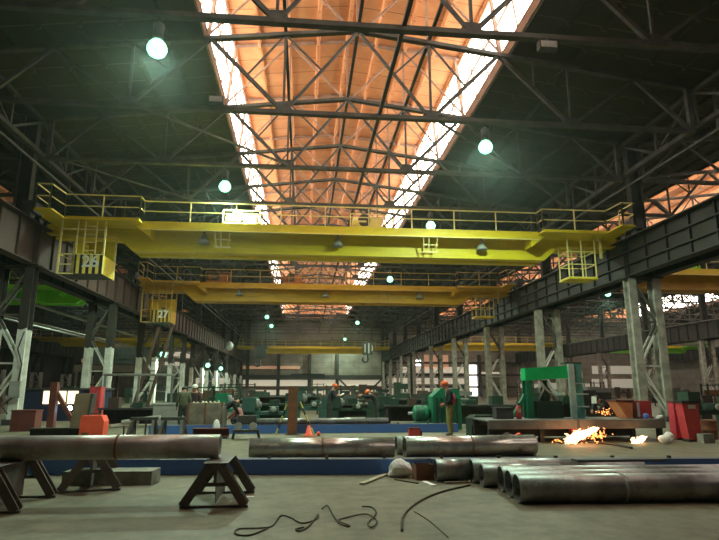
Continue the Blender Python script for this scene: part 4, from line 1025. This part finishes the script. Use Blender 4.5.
# ------------------------------------------------------------------ people
def person(loc, rz, label, mats, J=None, seed=0, helmet=None, extra=None, s=1.):
    """mats: top, trousers, hands/face, boots. J: overrides of joint positions (facing +y, z up, metres)."""
    P = dict(pelvis=(0, 0, .95), waist=(0, 0, 1.1), chest=(0, .02, 1.32), neck=(0, .01, 1.49), skull=(0, .04, 1.60), crown=(0, .04, 1.70),
             shL=(-.18, 0, 1.42), elL=(-.25, -.03, 1.13), wrL=(-.25, .08, .88), shR=(.18, 0, 1.42), elR=(.25, -.03, 1.13), wrR=(.25, .08, .88),
             hipL=(-.1, 0, .9), knL=(-.11, .03, .5), anL=(-.11, -.02, .09), toL=(-.13, .15, .04), hipR=(.1, 0, .9), knR=(.11, .03, .5), anR=(.11, -.02, .09), toR=(.13, .15, .04))
    J = dict(J or {}); look = J.pop('look', (0, 1, 0)); P.update(J)
    R_ = dict(pelvis=.17, waist=.17, chest=.19, neck=.062, skull=.1, crown=.07, shL=.09, elL=.07, wrL=.036, shR=.09, elR=.07, wrR=.036,
              hipL=.118, knL=.095, anL=.07, toL=.04, hipR=.118, knR=.095, anR=.07, toR=.04)
    E_ = [('pelvis', 'waist'), ('waist', 'chest'), ('chest', 'neck'), ('neck', 'skull'), ('skull', 'crown'), ('chest', 'shL'), ('shL', 'elL'), ('elL', 'wrL'), ('chest', 'shR'), ('shR', 'elR'), ('elR', 'wrR'),
          ('pelvis', 'hipL'), ('hipL', 'knL'), ('knL', 'anL'), ('anL', 'toL'), ('pelvis', 'hipR'), ('hipR', 'knR'), ('knR', 'anR'), ('anR', 'toR')]
    names = list(P); me = bpy.data.meshes.new('b'); me.from_pydata([P[n] for n in names], [(names.index(a), names.index(b)) for a, b in E_], [])
    ob = bpy.data.objects.new('b', me); COL.objects.link(ob)
    sk = ob.modifiers.new('s', 'SKIN'); ob.modifiers.new('u', 'SUBSURF').levels = 1
    for i, n in enumerate(names):
        v = me.skin_vertices[0].data[i]; v.radius = (R_[n], R_[n]*(.82 if n in ('chest', 'waist', 'pelvis') else 1)); v.use_root = n == 'pelvis'
    bpy.context.view_layer.update(); dg = bpy.context.evaluated_depsgraph_get()
    bm_ = bpy.data.meshes.new_from_object(ob.evaluated_get(dg)); bpy.data.objects.remove(ob)
    verts = [tuple(v.co) for v in bm_.vertices]; faces = [tuple(p.vertices) for p in bm_.polygons]
    group = {}
    for a, b in E_: group[a, b] = 0 if a in ('waist', 'chest', 'shL', 'elL', 'shR', 'elR') and b not in ('neck',) else (2 if a in ('neck', 'skull') or b == 'neck' else (3 if a[:2] == 'an' else 1))
    group['pelvis', 'waist'] = 0
    V = {n: Vector(P[n]) for n in P}
    def near(c):
        best, g = 9, 0
        for (a, b), k in group.items():
            d = V[b]-V[a]; t = max(0, min(1, (c-V[a]).dot(d)/max(d.length_squared, 1e-6))); q = (c-V[a]-d*t).length-.3*R_[a]
            if q < best: best, g = q, k
        return g
    mi = [near(sum((Vector(verts[i]) for i in f), Vector())/len(f)) for f in faces]
    ex = MB()
    # face: nose, brows, ears, chin
    hd = V['skull']; upv = (V['crown']-V['skull']).normalized(); fwd = Vector(look).normalized(); fwd = (fwd-upv*fwd.dot(upv)).normalized(); sd = fwd.cross(upv)
    ex.lathe([(.0, -.03), (.018, -.02), (.012, .03), (0, .035)], 8, hd+fwd*.1+upv*.005)
    for q in (-1, 1): ex.lathe([(0, -.03), (.016, -.01), (.018, .02), (0, .03)], 8, hd+sd*q*.098)
    ex.tube([hd+fwd*.088-upv*.045-sd*.03, hd+fwd*.094-upv*.045+sd*.03], .011, 6)
    nface = len(ex.f)
    # hands with five fingers each
    for S_ in 'LR':
        w = V['wr'+S_]; d = (w-V['el'+S_]).normalized(); a = Vector((0, 1, 0)) if abs(d.y) < .8 else Vector((0, 0, 1)); side = d.cross(a).normalized(); nrm = side.cross(d)
        ex.tube([w-d*.02, w+d*.03, w+d*.09], [.03, .042, .038], 10)
        for k in range(4):
            b0 = w+d*.085+nrm*(-.03+.02*k); L = (.06, .075, .07, .055)[k]
            ex.tube([b0, b0+d*L*.5, b0+d*L*.85+side*L*.35], [.0095, .009, .007], 6)
        b0 = w+d*.03+nrm*.035
        ex.tube([b0, b0+nrm*.03+d*.025, b0+nrm*.035+d*.055], [.011, .01, .008], 6)
    n0 = len(verts); verts += ex.v; faces += [tuple(i+n0 for i in f) for f in ex.f]; mi += [2]*len(ex.f)
    m2 = bpy.data.meshes.new('person_body'); m2.from_pydata(verts, [], faces)
    for m in mats: m2.materials.append(m)
    m2.polygons.foreach_set('material_index', mi); m2.polygons.foreach_set('use_smooth', [True]*len(faces)); m2.update()
    r = thing('person', label, 'person', loc, rz); r.scale = (s, s, s)
    o = bpy.data.objects.new('body', m2); COL.objects.link(o); o.parent = r
    rot = Matrix((sd, fwd, upv)).transposed()
    if helmet:
        h = MB().lathe([(.125, .0), (.128, .03), (.115, .08), (.075, .125), (.0, .145)], 20, hd+upv*.055+fwd*.005, rot)
        h.prism([(-.1, .08), (.1, .08), (.06, .19), (-.06, .19)], hd+upv*.055, sd, fwd, upv*.014)
        h.build('helmet', helmet, r)
    else:
        MB().lathe([(.11, -.01), (.112, .03), (.095, .075), (.05, .1), (0, .108)], 18, hd+upv*.045-fwd*.012, rot).build('hair', black_m, r)
    # eyes
    for q in (-1, 1): MB().lathe([(0, -.008), (.009, 0), (0, .008)], 6, hd+fwd*.094+sd*q*.034+upv*.025).build('eye', black_m, r)
    if extra: extra(r, V)
    return r
SK, BT = skin_m, boot_m
def vest(r, V):
    MB().tube([V['chest']+Vector((-.02, -.1, -.28)), V['chest']+Vector((0, -.1, -.1)), V['chest']+Vector((0, -.09, .04))], [.13, .15, .12], 14).build('red_bib', redcloth, r)
    return
    c = V['elR']; MB().tube([V['shR']+Vector((.01, 0, -.02)), V['elR'], V['elR'].lerp(V['wrR'], .35)], [.085, .072, .06], 12).build('red_sleeve', redcloth, r)
person((X(450, 19.6), 19.6, 0), PI*.46, 'person in orange helmet, dark jacket, red bib and khaki trousers standing in profile', (navy, khaki, SK, BT),
       dict(chest=(0, .05, 1.32), neck=(0, .08, 1.5), skull=(0, .13, 1.61), crown=(0, .15, 1.71), elL=(-.24, .0, 1.14), wrL=(-.2, .2, 1.05), elR=(.26, -.08, 1.15), wrR=(.22, .13, 1.02)), helmet=orange_m, extra=vest, s=1.05)
def sheet(r, V): MB().box(V['wrR'].lerp(V['wrL'], .5)+Vector((0, .12, .04)), (.24, .32, .012), Matrix.Rotation(.5, 3, 'X')).build('paper_sheet', paper, r)
person((X(329, 26.), 26., 0), -PI*.42, 'person in orange helmet and dark clothes reading white papers over the lathe', (navy, dtrous, SK, BT),
       dict(chest=(0, .1, 1.3), waist=(0, .03, 1.1), neck=(0, .16, 1.46), skull=(0, .22, 1.56), crown=(0, .25, 1.65), shL=(-.18, .1, 1.4), shR=(.18, .1, 1.4), elL=(-.22, .18, 1.14), wrL=(-.12, .4, 1.22), elR=(.22, .18, 1.14), wrR=(.12, .4, 1.22), look=(0, 1, -.4)), helmet=orange_m, extra=sheet, s=1.06)
person((X(377, 26.), 26., 0), PI*.45, 'person in orange helmet and dark clothes leaning with an arm stretched forward', (navy, dtrous, SK, BT),
       dict(waist=(0, .06, 1.08), chest=(0, .2, 1.22), neck=(0, .3, 1.34), skull=(0, .38, 1.4), crown=(0, .43, 1.48), shL=(-.18, .22, 1.3), shR=(.18, .22, 1.3), elL=(-.2, .48, 1.28), wrL=(-.16, .72, 1.3), elR=(.22, .45, 1.2), wrR=(.18, .66, 1.3), look=(0, 1, -.4)), helmet=orange_m)
person((X(183, 23.6), 23.6, 0), .2, 'person in olive jacket and dark cap standing with back bent beside the bin', (olive, dtrous, SK, BT),
       dict(chest=(0, .06, 1.3), neck=(0, .12, 1.44), skull=(0, .17, 1.54), crown=(0, .2, 1.62)), s=1.0)
person((X(194, 24.6), 24.6, 0), PI*.9, 'person in white helmet and dark jacket standing behind the olive-clad worker', (mat('plum_cloth', (.06, .035, .04), rough=.9), dtrous, SK, BT), helmet=white_m, s=1.0)
person((X(224, 20.9), 20.9, 0), -PI*.45, 'person in dark jacket and grey trousers bending forward beside the big grey bin', (navy, mat('grey_trousers', (.2, .19, .17), rough=.9), SK, BT),
       dict(waist=(0, .1, 1.05), chest=(0, .3, 1.15), neck=(0, .44, 1.2), skull=(0, .52, 1.22), crown=(0, .61, 1.25), shL=(-.18, .33, 1.2), shR=(.18, .33, 1.2), elL=(-.2, .42, .95), wrL=(-.16, .55, .75), elR=(.2, .42, .95), wrR=(.16, .55, .75), look=(0, .6, -.8)), s=.95)
person((X(240, 22.9), 22.9, 0), PI*.4, 'person in dusty red jacket crouching low next to the roller stand', (mat('dusty_red', (.28, .11, .1), rough=.9), dtrous, SK, BT),
       dict(pelvis=(0, -.1, .42), waist=(0, -.02, .55), chest=(0, .1, .74), neck=(0, .18, .86), skull=(0, .24, .95), crown=(0, .27, 1.04), shL=(-.18, .1, .82), shR=(.18, .1, .82), elL=(-.24, .25, .6), wrL=(-.16, .42, .5), elR=(.24, .25, .6), wrR=(.16, .42, .5),
            hipL=(-.11, -.06, .4), knL=(-.16, .3, .48), anL=(-.14, .05, .09), toL=(-.16, .22, .04), hipR=(.11, -.06, .4), knR=(.16, .3, .48), anR=(.14, .05, .09), toR=(.16, .22, .04)), helmet=white_m)
def mask(r, V): MB().prism([(-.11, -.14), (.11, -.14), (.1, .1), (-.1, .1)], V['skull']+Vector((0, .125, .0)), (1, 0, 0), (0, 0, 1), (0, .025, 0)).build('welding_mask', white_m, r)
person((X(607, 19.75), 19.75, 0), PI*.62, 'person in dark clothes and pale mask stooping over the table at the welding sparks', (navy, dtrous, SK, BT),
       dict(pelvis=(0, -.05, .92), waist=(0, .08, 1.04), chest=(0, .26, 1.15), neck=(0, .38, 1.2), skull=(0, .45, 1.24), crown=(0, .52, 1.3), shL=(-.18, .29, 1.2), shR=(.18, .29, 1.2), elL=(-.22, .42, .98), wrL=(-.14, .56, .85), elR=(.22, .42, .98), wrR=(.14, .56, .85), look=(0, .8, -.5)), extra=mask)

# ------------------------------------------------------------------ world and view
wld = bpy.data.worlds.new('world'); S.world = wld; wld.use_nodes = True
wld.node_tree.nodes['Background'].inputs[0].default_value = (.6, .7, .8, 1); wld.node_tree.nodes['Background'].inputs[1].default_value = .3
wn_ = wld.node_tree; vs_ = wn_.nodes.new('ShaderNodeVolumeScatter'); wn_.links.new(vs_.outputs[0], wn_.nodes['World Output'].inputs['Volume'])
vs_.inputs['Color'].default_value = (.8, .95, .88, 1); vs_.inputs['Density'].default_value = .0005; vs_.inputs['Anisotropy'].default_value = .8
S.view_settings.view_transform = 'Standard'; S.view_settings.look = 'None'; S.view_settings.gamma = 1; S.view_settings.use_curve_mapping = False
S.view_settings.exposure = 0.3
S.cycles.max_bounces = 10; S.cycles.diffuse_bounces = 5
S.cycles.sample_clamp_indirect = 6
